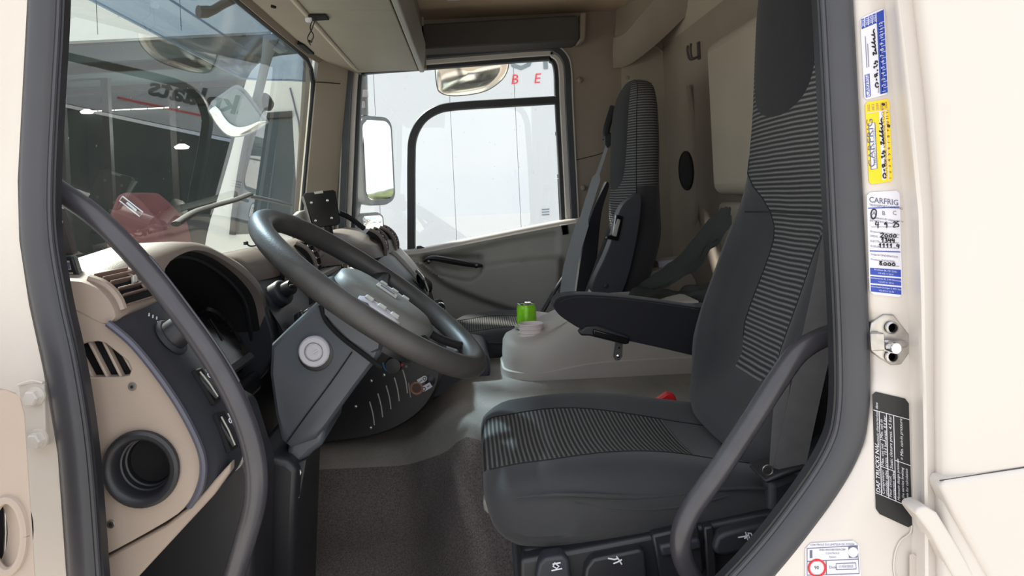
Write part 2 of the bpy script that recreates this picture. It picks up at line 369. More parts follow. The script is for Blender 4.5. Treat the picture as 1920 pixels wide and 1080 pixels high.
MB().grid(fgrid(seam_d, lambda x: 2.38, 60)).build('tunnel_mat', m_carpet2, fl, ang=70, label='grey moulded engine tunnel mat')
MB().tube([V(x, D(1.44)-.02*smooth(-.3,-.1,x), floor_z(x, 1.44-.02*smooth(-.3,-.1,x))+.001) for x in [-.36+.05*i for i in range(6)]], .0022, 6).build('carpet_seam', m_black, fl)
# ---- front bulkhead, roof, rear wall, passenger side wall
MB().bb((-.86, .05, 0), (-.80, 2.14, EZ-.17)).build('wall_front', m_black, kind='structure')
ce = thing('ceiling', (0, 1.0, EZ+.72), kind='structure')
MB().bb((-.60, -.02, EZ+.72), (.88, 2.20, EZ+.76)).build('headliner', m_head, ce)
# moulded cove between roof and rear wall, and the rib that turns the corner
arc = lambda r, n=8: [(r*(1-cos(pi/2*k/n)), r*sin(pi/2*k/n)) for k in range(n+1)]
rows = []
for d in [.9 + .15*i for i in range(15)]:
    rows.append([V(.80 - .16 + .16*sin(pi/2*k/8), D(d), EZ + .72 - .16 + .16*cos(pi/2*k/8)) for k in range(9)])
MB().grid(rows).build('rear_cove', m_wall2, ce, ang=60)
A_ = curve([W(1150,71,2.93), W(1172,62,2.84), W(1200,30,2.72), W(1232,-6,2.60), W(1275,-60,2.4)], 6)
B_ = curve([W(1150,128,2.985), W(1178,122,2.94), W(1220,92,2.83), W(1270,46,2.69), W(1330,-20,2.48)], 6)
MB().grid([[p.lerp(q, t) + V(-.003,-.003,-.003)*sin(pi*t) for p, q in zip(A_, B_)] for t in (0,.08,.3,.5,.7,.92,1)]).build('corner_moulding', m_wall, ce, ang=50)
MB().grid([[p, p + V(.01,.02,.012), V(p.x+.03, p.y+.06, EZ+.73)] for p in A_]).build('moulding_return', m_wall2, ce, ang=40)
lampc = thing('ceiling_lamp', W(880, -4, 2.62), 'pale rectangular cab lamp set in the headliner', 'lamp')
o_ = W(880, 0, 2.62); zc = EZ + .72
MB().bb((o_.x-.085, o_.y-.05, zc-.014), (o_.x+.085, o_.y+.05, zc+.002)).build('lamp_body', m_lgrey, lampc, bevel=(.006, 2))
for k in (-1, 0, 1): MB().bb((o_.x+k*.055-.024, o_.y-.04, zc-.018), (o_.x+k*.055+.024, o_.y+.04, zc-.012)).build('lens', m_paper, lampc, bevel=(.003, 2))
wr = thing('wall_rear', (.82, 1.0, 0), kind='structure')
MB().bb((.80, -.02, 0), (.86, 2.20, EZ+.74)).build('rear_lining', m_wall, wr)
MB().bb((.725, D(.93), EZ-.03), (.81, D(2.24), EZ+.425)).build('raised_panel', m_wall2, wr, bevel=(.035, 5), label='raised beige moulded panel')
MB().bb((.76, D(1.5), EZ-.36), (.81, D(2.30), EZ-.05)).build('lower_panel', m_wall2, wr, bevel=(.02, 3))
MB().bb((.60, D(.95), 0), (.82, D(2.95), EZ-.40)).build('rear_locker', m_black, wr, bevel=(.01, 2))
# niche rib beside the corner
MB().tube(curve([W(1165,80,2.99), W(1205,80,2.99), W(1238,94,2.99), W(1252,125,2.985), W(1256,180,2.985), W(1260,300,2.985)], 6), .009, 8).build('niche_edge', m_wall2, wr)
MB().tube(curve([W(1290,160,2.62), W(1300,220,2.62), W(1306,300,2.62), W(1308,380,2.62), W(1300,420,2.62)], 6), .010, 8).build('moulded_rib', m_wall, wr)
for q in ((1093, 150), (1093, 352)):
    pass
wrt = thing('wall_right', (0, 2.15, 0), kind='structure')
dh = cv([(628,760),(636,500),(641,400),(652,160),(664,118),(690,108),(790,102),(1015,84),(1046,86),(1064,104),(1070,140),(1072,200),(1084,420),(1088,560),(1092,760)], 3.0, 5)
MB().plate([V(-.80, D(3.0), 0), V(.82, D(3.0), 0), V(.82, D(3.0), EZ+.74), V(-.62, D(3.0), EZ+.74)], [dh], (0, .05, 0)).build('side_lining', m_wall, wrt, ang=30)
MB().prism(pl([(1166,60),(1262,60),(1262,700),(1170,700)], 2.985), (0, .03, 0)).build('corner_lining', m_wall2, wrt)
for x, y in ((1087,150),(1094,352),(1177,146)):
    c = W(x, y, 2.99); MB().lathe([(.0,-.007),(.007,-.006),(.011,-.002),(.012,.004)], c, (0,1,0), 14).build('trim_plug', m_wall, wrt)
MB().tube(curve([W(1080,300,2.998), W(1120,290,2.998), W(1138,283,2.998)], 4), .0015, 6).build('lining_seam', m_void, wrt)
box_ = [(770,46),(1078,28),(1086,30),(1088,72),(1080,76),(770,93)]
MB().prism(pl(box_, 2.86), (0, .14, 0)).build('header_box', m_curt, wrt, bevel=(.008, 3), label='dark grey header box above the passenger door')
MB().prism(pl([(1088,24),(1100,22),(1098,74),(1086,78)], 2.87), (0, .12, 0)).build('header_box_end', m_wall, wrt, bevel=(.006, 2))
# ---- passenger door
pd = thing('door_1', W(860, 900, 3.0), kind='structure')
FR = [(632,760),(640,500),(646,400),(657,160),(668,126),(694,116),(790,109),(1012,92),(1040,96),(1056,112),(1061,140),(1063,200),(1074,420),(1078,560),(1084,760)]
def off(pts, k, c=(860, 330)):
    out = []
    for i, (x, y) in enumerate(pts):
        a = pts[max(i-1, 0)]; b = pts[min(i+1, len(pts)-1)]; tx, ty = b[0]-a[0], b[1]-a[1]; L = math.hypot(tx, ty); nx, ny = -ty/L, tx/L
        if nx*(c[0]-x) + ny*(c[1]-y) < 0: nx, ny = -nx, -ny
        out.append((x + nx*k, y + ny*k))
    return out
def strip(pts, wpx, d, dep): h = wpx/2/FPX*d; return MB().sweep(cv(pts, d), [(-h,0),(-h*.8,-.004),(h*.8,-.004),(h,0),(h,dep),(-h,dep)], (0,1,0))
strip(off(FR, -4), 13, 2.998, .05).build('door_seal', m_seal, pd)
strip(off(FR, -11), 3, 2.996, .02).build('seal_trim', m_lgrey, pd)
strip(off(FR, 7), 12, 3.02, .05).build('door_frame', m_cream, pd, label='cream painted window frame')
WF = off(FR, 17)
strip(WF[1:-1], 9, 3.035, .03).build('window_seal', m_black, pd)
bar = [(771,480),(771,400),(771,300),(774,258),(790,226),(816,207),(850,199),(940,193),(1045,187)]
strip(bar, 15, 3.03, .03).build('window_bar', m_black, pd, label='black curved divider bar of the passenger window')
gp = [W(x, y, 3.055) for x, y in [(640,500),(660,130),(690,112),(1015,95),(1050,110),(1066,440),(900,470),(760,500)]]
MB().prism(gp, (0, .004, 0)).build('window_pane', m_dglass, pd)
# waist rail and moulded inner panel
def belt(px): return interp([(700,480),(755,474),(800,468),(900,448),(1000,428),(1075,414),(1100,410)], px)[0]
rows = []
for k in range(31):
    px = 700 + 400*k/30; y = belt(px); rows.append([W(px, y-6, 3.06), W(px, y-5, 3.0), W(px, y-3, 2.975), W(px, y+3, 2.968), W(px, y+9, 2.97)])
MB().grid(rows).build('waist_rail', m_cream, pd, ang=60)
def pd_depth(px, py):
    led = interp([(720,486),(800,492),(860,503),(905,497),(960,489),(1052,481),(1100,478)], px)[0]        # top of the armrest bulge
    low = interp([(720,450),(760,478),(830,530),(900,562),(960,582),(1040,602),(1100,610)], px)[0]         # lower crease
    rec = interp([(720,500),(790,490),(820,512),(850,520),(880,525),(900,512),(912,490),(1100,470)], px)[0]
    inb = smooth(led-3, led+5, py) * smooth(low+4, low-6, py) * smooth(1058, 1046, px)
    bulge = .045*inb
    edge = interp([(720,470),(800,478),(900,458),(980,440),(1040,432),(1050,440),(1060,470),(1100,480)], px)[0]
    up_ = .014*smooth(edge, edge+10, py)*smooth(led+4, led-10, py)*smooth(1052,1040,px)
    hand = .04*smooth(788, 800, px)*smooth(912, 896, px)*smooth(476, 484, py)*smooth(rec+4, rec-4, py)
    return 2.955 - bulge + up_ + hand - .012*smooth(low, low+60, py)
rows = []
for j in range(71):
    t = j/70; rows.append([W(px, lerp(belt(px)+5, 760, t), pd_depth(px, lerp(belt(px)+5, 760, t))) for px in [705 + 4*i for i in range(97)]])
MB().grid(rows).build('inner_panel', m_greyp, pd, ang=70, label='grey moulded inner door panel')
hp = curve([W(796,489,2.935), W(812,484,2.905), W(850,490,2.893), W(884,496,2.897), W(902,498,2.93)], 8)
hd = MB().tube(hp, [.010 + .008*sin(pi*min(1, i/ (len(hp)-1)*1.0)) for i in range(len(hp))], 10, flat=.7).build('pull_handle', m_black, pd, label='black pull handle')
for x, y in ((803,491),(893,499)): MB().lathe([(0,-.004),(.008,-.003),(.009,.006)], W(x, y, 2.892), (0,1,0), 12).build('screw_cap', m_blackgl, hd)
MB().prism(pl([(1050,422),(1066,420),(1068,440),(1054,443)], 2.955), (0,.02,0)).build('latch_surround', m_greyp, pd, bevel=(.003,2))
MB().tube(pl([(1053,424),(1064,422),(1066,438),(1056,440),(1053,424)], 2.953), .0022, 6).build('latch_ring', m_black, pd)
MB().prism(pl([(780,462),(788,461),(800,466),(793,473),(782,472)], 2.985), (0,.02,0)).build('mirror_tweeter', m_black, pd, bevel=(.004,2))
# ---- windscreen, header and far pillar
ws = thing('window_1', (-.62, 1.05, EZ-.1), kind='structure')
def wsx(d, z):      # windscreen surface
    t = (d - 1.945)/1.0
    return -.664 + .14*(z) - .012*(1 - t*t) + .02*smooth(.9, 1.02, abs(t))
rows = [[V(wsx(d, z), D(d), EZ+z) for d in [.93 + 2.02*i/40 for i in range(41)]] for z in [-.22 + .80*j/16 for j in range(17)]]
MB().grid(rows).build('windscreen_pane', m_wglass, ws, recalc=False)
def wsp(d, z, o=0): return V(wsx(d, z)+o, D(d), EZ+z)
fr = [wsp(.95+.1*i, .555, .006) for i in range(18)] + [wsp(2.80,.548,.006), wsp(2.87,.525,.006), wsp(2.90,.47,.006)] + [wsp(2.905,.40-.05*i,.006) for i in range(13)]
MB().tube(fr, .009, 8).build('windscreen_rubber', m_black, ws)
hd_t = thing('trim_1', (-.5, 1.0, EZ+.55), kind='structure')
rows = []
for d in [.9 + .1*i for i in range(22)]:
    b = wsx(d, .55)
    rows.append([V(b+.0, D(d), EZ+.60), V(b+.008, D(d), EZ+.556), V(b+.022, D(d), EZ+.548), V(b+.03, D(d), EZ+.556), V(b+.036, D(d), EZ+.563), V(b+.06, D(d), EZ+.548), V(b+.12, D(d), EZ+.528), V(-.41, D(d), EZ+.512), V(-.40, D(d), EZ+.56)])
hdr = MB().grid(rows).build('header_trim', m_wall, hd_t, ang=35)
sl_ = W(571, 96, 2.55); MB().box(V(wsx(2.6,.55)+.048, D(2.62), EZ+.552), (.022,.17,.014), ez=V(.2,0,1).normalized(), ex=V(1,0,-.2).normalized()).build('header_slot', m_void, hdr)
for d in (1.98, 2.42):
    MB().lathe([(0,-.004),(.007,-.003),(.008,.006)], V(wsx(d,.55)+.105, D(d), EZ+.530), (.2,0,1), 10).build('screw_hole', m_void, hdr)
pil = []
for z in [-.25 + .05*i for i in range(18)]:
    b = wsx(2.9, z)
    pil.append([V(b-.02, D(2.96), EZ+z), V(b+.004, D(2.905), EZ+z), V(b+.02, D(2.895), EZ+z), V(b+.055, D(2.92), EZ+z), V(b+.10, D(2.965), EZ+z), V(b+.122, D(2.99), EZ+z), V(b+.128, D(3.03), EZ+z)])
MB().grid(pil).build('trim_2', m_wall2, ang=30, kind='structure')
pl2 = []
for z in [-.25 + .05*i for i in range(18)]:
    b = wsx(.95, z)
    pl2.append([V(b-.02, D(.90), EZ+z), V(b+.004, D(.945), EZ+z), V(b+.02, D(.955), EZ+z), V(b+.06, D(.93), EZ+z), V(b+.09, D(.91), EZ+z)])
MB().grid(pl2).build('trim_3', m_black, ang=30, kind='structure')
tr = ORG['trim_2']; t2 = bpy.data.objects['trim_2']
c = W(610,197,2.93); MB().lathe([(0,-.006),(.004,-.005),(.005,.004)], c, (.4,-1,0), 10).build('trim_screw', m_void, t2)
MB().tube([V(wsx(2.9,.475)+.005,D(2.902),EZ+.475), V(wsx(2.9,.475)+.02,D(2.892),EZ+.475), V(wsx(2.9,.475)+.055,D(2.917),EZ+.475), V(wsx(2.9,.475)+.10,D(2.962),EZ+.475)], .0018, 6).build('trim_joint', m_void, t2)
# ---- driver's own door, swung open at the lower left
d2 = thing('door_2', W(0, 1300, .74), kind='structure')
ov = [W(14 + 33*cos(2*pi*k/28), 1004 + 68*sin(2*pi*k/28), .72) for k in range(28)]
out = pl([(-500,728),(12,730),(30,736),(42,750),(48,775),(56,900),(68,1080),(90,1400),(-500,1400)], .72)
MB().plate(out, [ov], (-.025,.012,0)).build('door_panel', m_tan, d2, bevel=(.003,2), label='taupe inner panel of the opened driver door')
MB().tube(ov + [ov[0]], .0045, 8, cap=False).build('oval_rim', m_tan, d2)
MB().prism([W(14 + 36*cos(2*pi*k/28), 1004 + 72*sin(2*pi*k/28), .742) for k in range(28)], (0,.012,0)).build('oval_backing', m_black, d2)
MB().tube([W(8,935,.74), W(10,1000,.738), W(6,1070,.74)], .0012, 6).build('oval_rod', m_steel, d2)
hg = MB().prism(pl([(32,722),(76,716),(82,720),(86,838),(44,845)], .868), (0,.012,0)).build('hinge_leaf', m_cream_dirty, d2, bevel=(.002,2))
for x, y in ((68,742),(73,822)):
    b = MB().lathe([(.0,-.016),(.0075,-.0155),(.0088,-.013),(.0088,-.003)], W(x, y, .868), (0,1,0), 6).build('bolt', m_cream, hg, ang=20)
    MB().lathe([(.011,-.003),(.0115,.0)], W(x, y, .868), (0,1,0), 16).build('washer', m_cream_dirty, hg)
MB().tube(cv([(33,722),(60,714),(80,718)], .866), .0015, 6).build('sealant', m_cream_dirty, hg)
# ================================================================== SEATS
def make_seat(name, yc, dx, dz, label, dxb, dzb):
    t = thing(name, (.3+dx, yc, .03), label, 'seat')
    z0 = EZ + dz
    # ---- cushion: rings across Y-Z, swept along X; columns follow the seam of the ribbed insert
    CU = [(0.000,.150,-.478,-.500),(.004,.185,-.462,-.518),(.014,.208,-.452,-.545),(.035,.226,-.443,-.563),(.070,.235,-.436,-.574),(.18,.238,-.428,-.576),(.28,.237,-.436,-.568),(.38,.235,-.456,-.56),(.46,.230,-.470,-.548),(.53,.215,-.475,-.535),(.555,.19,-.485,-.525)]
    xs = [0,.002,.006,.012,.02,.03,.045,.06,.08] + [.10+.02*i for i in range(23)] + [.555]
    def ring(x):
        hw, zt, zb = interp(CU, x); mid, hh = (zt+zb)/2, (zt-zb)/2
        b = .60 if x < .10 else lerp(.60, .46, smooth(.10, .33, x))
        def pt(yn, topside):
            p = 3.2; k = (max(0, 1-abs(yn)**p))**(1/p)
            z = mid + hh*k*(1 if topside else -1)
            if topside: z += .058*(abs(yn)**2.5)*k*smooth(0,.06,x) - .020*smooth(0,.06,x)
            return V(x+dx, yc + hw*yn, z0+z)
        th = math.asin(b); ta, tb_ = math.asin(-b-.10), math.asin(b-.10); top = [sin(lerp(-pi/2, ta, i/8)) for i in range(8)] + [sin(lerp(ta, tb_, i/14)) for i in range(14)] + [sin(lerp(tb_, pi/2, i/8)) for i in range(8)]
        bot = [sin(lerp(pi/2, tb_, i/8)) for i in range(8)] + [sin(lerp(tb_, ta, i/14)) for i in range(14)] + [sin(lerp(ta, -pi/2, i/8)) for i in range(8)]
        return [pt(y, True) for y in top] + [pt(y, False) for y in bot]
    R = [ring(x) for x in xs]; n = 60
    a, b = MB(), MB()
    for m in (a, b): m.v = [p for r in R for p in r]
    for i in range(len(xs)-1):
        for j in range(n):
            q = (i*n+j, i*n+(j+1) % n, (i+1)*n+(j+1) % n, (i+1)*n+j)
            lim = .335
            ins = (8 <= j < 22 and (xs[i]+xs[i+1])/2 < lim) or (38 <= j < 52 and xs[i+1] < .05)
            (b if ins else a).f.append(q)
    b.f.append(tuple(range(n))); a.f.append(tuple(range((len(xs)-1)*n, len(xs)*n)))
    clean(a); clean(b)
    cu = a.build('seat_cushion', m_fab, t, ang=80)
    b.build('cushion_insert', m_ribX, cu, ang=80, label='ribbed grey centre of the cushion')
    sm = [R[i][j] for i, j in [(k, 22) for k in range(3, 26)]]; MB().tube(sm, .0016, 6).build('seam', m_fabd, cu)
    sm = [R[i][8] for i in range(3, 26)]; MB().tube(sm, .0016, 6).build('seam', m_fabd, cu)
    fold = [V(.04+dx+.03*i, yc-.233-.0035*sin(i*.5), z0-.468+.004*sin(i*.7)-.002*i*.3) for i in range(15)]; MB().tube(fold, [.0008+.0028*sin(pi*i/14) for i in range(15)], 8).build('side_fold', m_fab, cu)
    for q in range(1):
        fold = [V(.13+dx+.028*i+q*.02, yc-.2355+.001*q, z0-.478-.010*q-.030*(1-((i-4)/4)**2)*(.5+.25*q)) for i in range(9)]; MB().tube(fold, [.0006+.0018*sin(pi*i/8) for i in range(9)], 8).build('side_fold', m_fab, cu)
    dx0, z00 = dx, z0; dx, z0 = dxb, EZ + dzb
    # ---- backrest: rings across X-Y, swept up Z
    BK = [(-.45,.44,.03,.15),(-.42,.415,.055,.190),(-.36,.435,.065,.222),(-.26,.465,.068,.236),(-.14,.515,.064,.234),(-.04,.552,.062,.226),(.06,.562,.060,.210),(.14,.566,.060,.190),(.26,.574,.060,.182),(.36,.584,.056,.172),(.42,.598,.048,.150),(.455,.615,.036,.105),(.468,.625,.02,.06)]
    zs = [-.45,-.44] + [-.43+.025*i for i in range(21)] + [.092+.008*i for i in range(13)] + [.21+.025*i for i in range(9)] + [.425,.438,.450,.460,.468]
    def ringb(z):
        xf, hd, hw = interp(BK, z); hd = max(hd, .01); hw = max(hw, .03)
        b = interp([(-.46,.3),(-.33,.30),(-.305,.42),(-.27,.50),(-.22,.54),(-.12,.56),(-.06,.66),(.0,.84),(.06,.92),(.14,.95),(.47,.95)], z)[0]
        c = interp([(-.46,.2),(.10,.08),(.116,.10),(.124,.32),(.132,.44),(.148,.56),(.172,.64),(.22,.70),(.30,.74),(.40,.75),(.47,.72)], z)[0]
        c = min(c, b*.9); bf = min(b, interp([(-.46,.2),(-.30,.20),(-.26,.30),(-.1,.32),(-.03,.50),(.03,.84),(.10,.95),(.47,.95)], z)[0]); b = min(.95, b + .22*smooth(.02,-.08,z)*smooth(-.32,-.27,z)); c = min(c, bf*.9)
        def pt(yn, front):
            p = 2.6; k = (max(0, 1-abs(yn)**p))**(1/p)
            x = xf + hd*(1-k) if front else xf + hd + hd*1.1*k
            if front: x += (.050*(1-smooth(.35,.90,abs(yn))) - .018*math.exp(-((abs(yn)-.90)/.2)**2))*smooth(.06,-.12,z)*smooth(-.42,-.30,z)
            return V(x+dx, yc + hw*yn, z0+z)
        th, tc_, tf = math.asin(b), math.asin(c), math.asin(bf)
        f = [lerp(-pi/2,-th,i/6) for i in range(6)] + [lerp(-th,-tc_,i/5) for i in range(5)] + [lerp(-tc_,tc_,i/10) for i in range(10)] + [lerp(tc_,tf,i/5) for i in range(5)] + [lerp(tf,pi/2,i/6) for i in range(6)]
        bk = [lerp(pi/2,-pi/2,i/16) for i in range(16)]
        return [pt(sin(q), True) for q in f] + [pt(sin(q), False) for q in bk]
    R = [ringb(z) for z in zs]; n = 48
    a, b, h = MB(), MB(), MB()
    for m in (a, b, h): m.v = [p for r in R for p in r]
    for i in range(len(zs)-1):
        zm = (zs[i]+zs[i+1])/2
        for j in range(n):
            q = (i*n+j, i*n+(j+1) % n, (i+1)*n+(j+1) % n, (i+1)*n+j)
            if zm > .116 and 11 <= j < 21: h.f.append(q)
            elif zm > -.32 and 6 <= j < 26: b.f.append(q)
            elif zm > .12 and (j < 6 or 26 <= j < 36 or j > 44): b.f.append(q)
            else: a.f.append(q)
    a.f.append(tuple(range(n))); h.f.append(tuple(range((len(zs)-1)*n, len(zs)*n)))
    for m in (a, b, h): clean(m)
    bk = a.build('backrest', m_fab, t, ang=80)
    b.build('back_insert', m_ribZ, bk, ang=80, label='ribbed grey centre of the backrest')
    h.build('headrest_patch', m_fabd, bk, ang=80, label='plain black headrest panel')
    gi = [k for k in range(len(zs)) if zs[k] > -.3]
    for j in (6, 26): MB().tube([R[k][j] for k in gi], .0015, 6).build('seam', m_fabd, bk)
    k0 = min(range(len(zs)), key=lambda k: abs(zs[k]+.05)); MB().tube([R[k0][j] + V(-.0005,0,0) for j in range(4, 29)], .0016, 6).build('cross_seam', m_fabd, bk)
    dx, z0 = dx0, z00
    # ---- plinth under the cushion
    MB().loft([[V(x+dx, yc+s*hw, z0+z) for x, s in ((.05,-1),(.55,-1),(.55,1),(.05,1))] for hw, z in ((.18,-.81),(.19,-.70),(.225,-.60),(.228,-.545))]).build('seat_base', m_black, t, bevel=(.012,3))
    return t
def clean(m):
    used = sorted({i for f in m.f for i in f}); mp_ = {k: i for i, k in enumerate(used)}
    m.v = [m.v[k] for k in used]; m.f = [tuple(mp_[i] for i in f) for f in m.f]
YD, YP = D(1.31), D(2.47)
ds = make_seat('truck_seat', YD, .0, .032, "driver's seat in charcoal cloth with ribbed grey centre and lowered armrest", -.02, 0)
ps = make_seat('truck_seat', YP, -.085, .028, 'passenger seat with its armrest folded upright against the backrest', -.085, -.115)
# driver armrest (lowered, between the seats)
ar = [(1037,574),(1044,561),(1060,555),(1090,553),(1150,556),(1220,564),(1300,576),(1350,584),(1350,676),(1300,667),(1240,653),(1185,641),(1140,632),(1096,620),(1070,606),(1048,590)]
MB().prism(cv(ar + [ar[0]], 1.585, 4)[:-1], (0,.065,0)).build('armrest', m_fabd, ds, bevel=(.010,3), label='lowered black armrest')
MB().tube(curve([W(1046,563,1.618), W(1062,556,1.618), W(1092,553,1.618), W(1150,556,1.618), W(1220,564,1.618), W(1300,576,1.618)], 6), .034, 12, flat=.16).build('armrest_pad', m_fab, ds)
ak = MB().prism(pl([(1085,624),(1098,612),(1120,610),(1180,630),(1182,642),(1170,646),(1105,630),(1090,630)], 1.578), (0,.03,0)).build('armrest_catch', m_black, ds, bevel=(.004,2))
MB().prism(pl([(1112,617),(1180,635),(1180,645),(1172,646),(1112,630)], 1.572), (0,.012,0)).build('catch_lever', m_blackgl, ak, bevel=(.003,2))
br = pl([(1154,640),(1168,643),(1167,668),(1162,676),(1154,676),(1150,668)], 1.63)
bk__ = MB().prism(br, (0,.004,0)).build('armrest_bracket', mat('dull_steel', K(96,94,90), .45, .5), ds, bevel=(.001,1), label='small steel bracket')
MB().lathe([(0,-.001),(.0022,-.001),(.0025,.002)], W(1161,652,1.63), (0,1,0), 8).build('bracket_hole', m_void, bk__); MB().lathe([(0,-.002),(.004,-.001),(.0045,.002)], W(1159,668,1.63), (0,1,0), 10).build('bracket_rivet', m_chrome, bk__)
# driver seat plinth: control valance with levers, lower side shield
val = pl([(975,1050),(1060,1035),(1230,1003),(1450,960),(1560,930),(1560,1200),(975,1200)], 1.063)
va = MB().prism(val, (0,.03,0)).build('control_valance', m_black, ds, bevel=(.006,3))
def sym(parent, segs, r=.0011):
    mb = MB()
    for s_ in segs: mb.tube(s_, r, 5)
    return mb.build('symbol', m_paper, parent)
b1 = MB().prism(pl([(1005,1080),(1010,1058),(1022,1046),(1056,1042),(1068,1052),(1074,1110),(1004,1110)], 1.047), (0,.03,0)).build('height_button', m_navy, va, bevel=(.005,3))
sym(b1, [pl([(1034,1070),(1054,1066)],1.045), pl([(1040,1055),(1048,1062),(1044,1066),(1037,1062),(1040,1055)],1.045), pl([(1036,1058),(1051,1055)],1.045)])
b2 = MB().prism(pl([(1092,1120),(1098,1066),(1112,1048),(1200,1030),(1210,1036),(1216,1110)], 1.045), (0,.03,0)).build('cushion_lever', m_black, va, bevel=(.006,3))
sym(b2, [pl([(1140,1047),(1152,1049),(1160,1047)],1.043), pl([(1156,1043),(1166,1058)],1.043), pl([(1150,1057),(1162,1052),(1166,1049)],1.043)])
MB().prism(pl([(1222,1004),(1310,985),(1322,1075),(1238,1090)], 1.055), (0,.02,0)).build('slide_panel', m_black, va, bevel=(.004,2))
b3 = MB().prism(pl([(1236,1024),(1312,1010),(1318,1030),(1242,1046)], 1.048), (0,.02,0)).build('slide_button', m_navy, va, bevel=(.004,2))
sym(b3, [pl([(1262,1026),(1268,1025)],1.046)])
b4 = MB().prism(pl([(1338,1030),(1345,1008),(1360,1000),(1438,980),(1452,984),(1456,1012),(1444,1024),(1362,1042),(1345,1042)], 1.043), (0,.03,0)).build('backrest_lever', m_navy, va, bevel=(.006,3))
sym(b4, [pl([(1384,1008),(1400,1005)],1.041), pl([(1398,998),(1402,1012)],1.041), pl([(1402,1000),(1408,1000),(1412,1009),(1406,1012),(1404,1004)],1.041), pl([(1396,1010),(1404,1002)],1.041)])
MB().prism(pl([(1320,990),(1338,986),(1346,1090),(1328,1095)], 1.053), (0,.02,0)).build('valance_rib', m_black, va, bevel=(.003,2))
shield = [(1440,905),(1500,880),(1545,830),(1600,790),(1640,760),(1640,1100),(1440,1100)]
MB().prism(pl(shield, 1.07), (0,.04,0)).build('side_shield', m_navy, ds, bevel=(.012,3))
MB().prism(pl([(1432,902),(1440,908),(1515,880),(1512,872),(1470,885)], 1.03), (0,.06,0)).build('belt_guide', m_black, ds, bevel=(.004,2))
MB().ring(W(1440,882,1.04), (0,1,0), .007, .0013, 14, 6).build('belt_ring', m_steel, ds)
pn = MB().prism(pl([(905,940),(918,930),(930,948),(928,962),(918,968),(908,958)], 1.25), (0,.03,0)).build('front_handle', m_greyp, ds, bevel=(.005,2))
# passenger armrest folded up
ap = [(1200,362),(1190,366),(1172,380),(1160,400),(1150,440),(1135,480),(1116,520),(1110,540),(1116,552),(1140,560),(1160,558),(1178,520),(1196,440),(1203,380)]
pa = MB().prism(cv(ap + [ap[0]], 2.20, 4)[:-1], (0,.06,0)).build('armrest', m_navy, ps, bevel=(.010,3), label='armrest folded upright')
MB().prism(pl([(1156,402),(1170,406),(1160,452),(1136,448),(1138,444),(1150,440)], 2.190), (0,.02,0)).build('catch_lever', m_blackgl, pa, bevel=(.003,2))
MB().prism(pl([(1158,410),(1164,412),(1156,444),(1148,442)], 2.186), (0,.01,0)).build('catch_slot', m_greyp, pa, bevel=(.002,2))
MB().lathe([(0,-.003),(.008,-.002),(.009,.01)], W(1136,536,2.199), (0,1,0), 14).build('pivot_cap', m_black, pa)
side = cv([(1138,340),(1116,385),(1098,440),(1084,520),(1080,580),(1110,580),(1120,480),(1128,400),(1142,350)] + [(1138,340)], 2.68, 4)[:-1]
MB().prism(side, (0,.05,0)).build('side_bolster', m_fabd, ps, bevel=(.012,3))
# ---- belts
def ribbon(pts, w, nrm, th=.0016):
    P = curve(pts, 8); nrm = Vector(nrm); rings = []
    for i, p in enumerate(P):
        tg = (P[min(i+1,len(P)-1)] - P[max(i-1,0)]).normalized(); s_ = tg.cross(nrm).normalized(); q = s_.cross(tg).normalized()*th/2; ww = s_*(w[i*(len(w)-1)//(len(P)-1)] if isinstance(w, list) else w)/2
        rings.append([p-ww-q, p+ww-q, p+ww+q, p-ww+q])
    return MB().loft(rings)
db = thing('driver_seat_belt', W(1475,890,1.09), 'charcoal belt webbing hanging beside the near edge of the driver backrest', 'seat belt')
ribbon([W(1600,250,1.02), W(1567,470,1.03), W(1536,620,1.035), W(1505,760,1.04), W(1478,885,1.04)], .040, (-.25,-1,0)).build('webbing', m_belt, db)
ribbon([W(1470,700,1.06), W(1461,790,1.055), W(1455,878,1.05)], .018, (-.3,-1,0)).build('inner_webbing', m_belt, db)
pb = thing('passenger_seat_belt', W(1050,640,2.75), 'pale belt webbing slanting down past the far side of the passenger seat', 'seat belt')
ribbon([W(1141,266,2.66), W(1118,335,2.65), W(1092,420,2.64), W(1070,500,2.63), W(1058,600,2.62)], [.012,.030,.045,.050,.052], (-.15,-1,0)).build('webbing', m_beltl, pb)
MB().prism(pl([(1134,255),(1146,248),(1150,268),(1140,278),(1134,270)], 2.65), (0,.02,0)).build('belt_loop', m_black, pb, bevel=(.003,2))
MB().tube(curve([W(1150,200,2.80), W(1138,240,2.79), W(1136,262,2.78)], 5), .014, 8).build('belt_cover', m_black, pb)
MB().tube([W(1070,500,2.82), W(1040,545,2.80), W(1004,608,2.78)], .008, 8).build('buckle_stalk', m_black, pb)
bu = thing('belt_buckle', W(1255,790,1.58), 'belt buckle with a red release button beside the driver cushion', 'buckle')
MB().prism(pl([(1232,752),(1252,738),(1265,740),(1275,765),(1278,830),(1240,830)], 1.575), (0,.025,0)).build('buckle_body', m_black, bu, bevel=(.004,2))
MB().prism(pl([(1230,752),(1252,737),(1264,739),(1270,754),(1238,772)], 1.570), (0,.020,0)).build('release_button', m_red, bu, bevel=(.003,2))
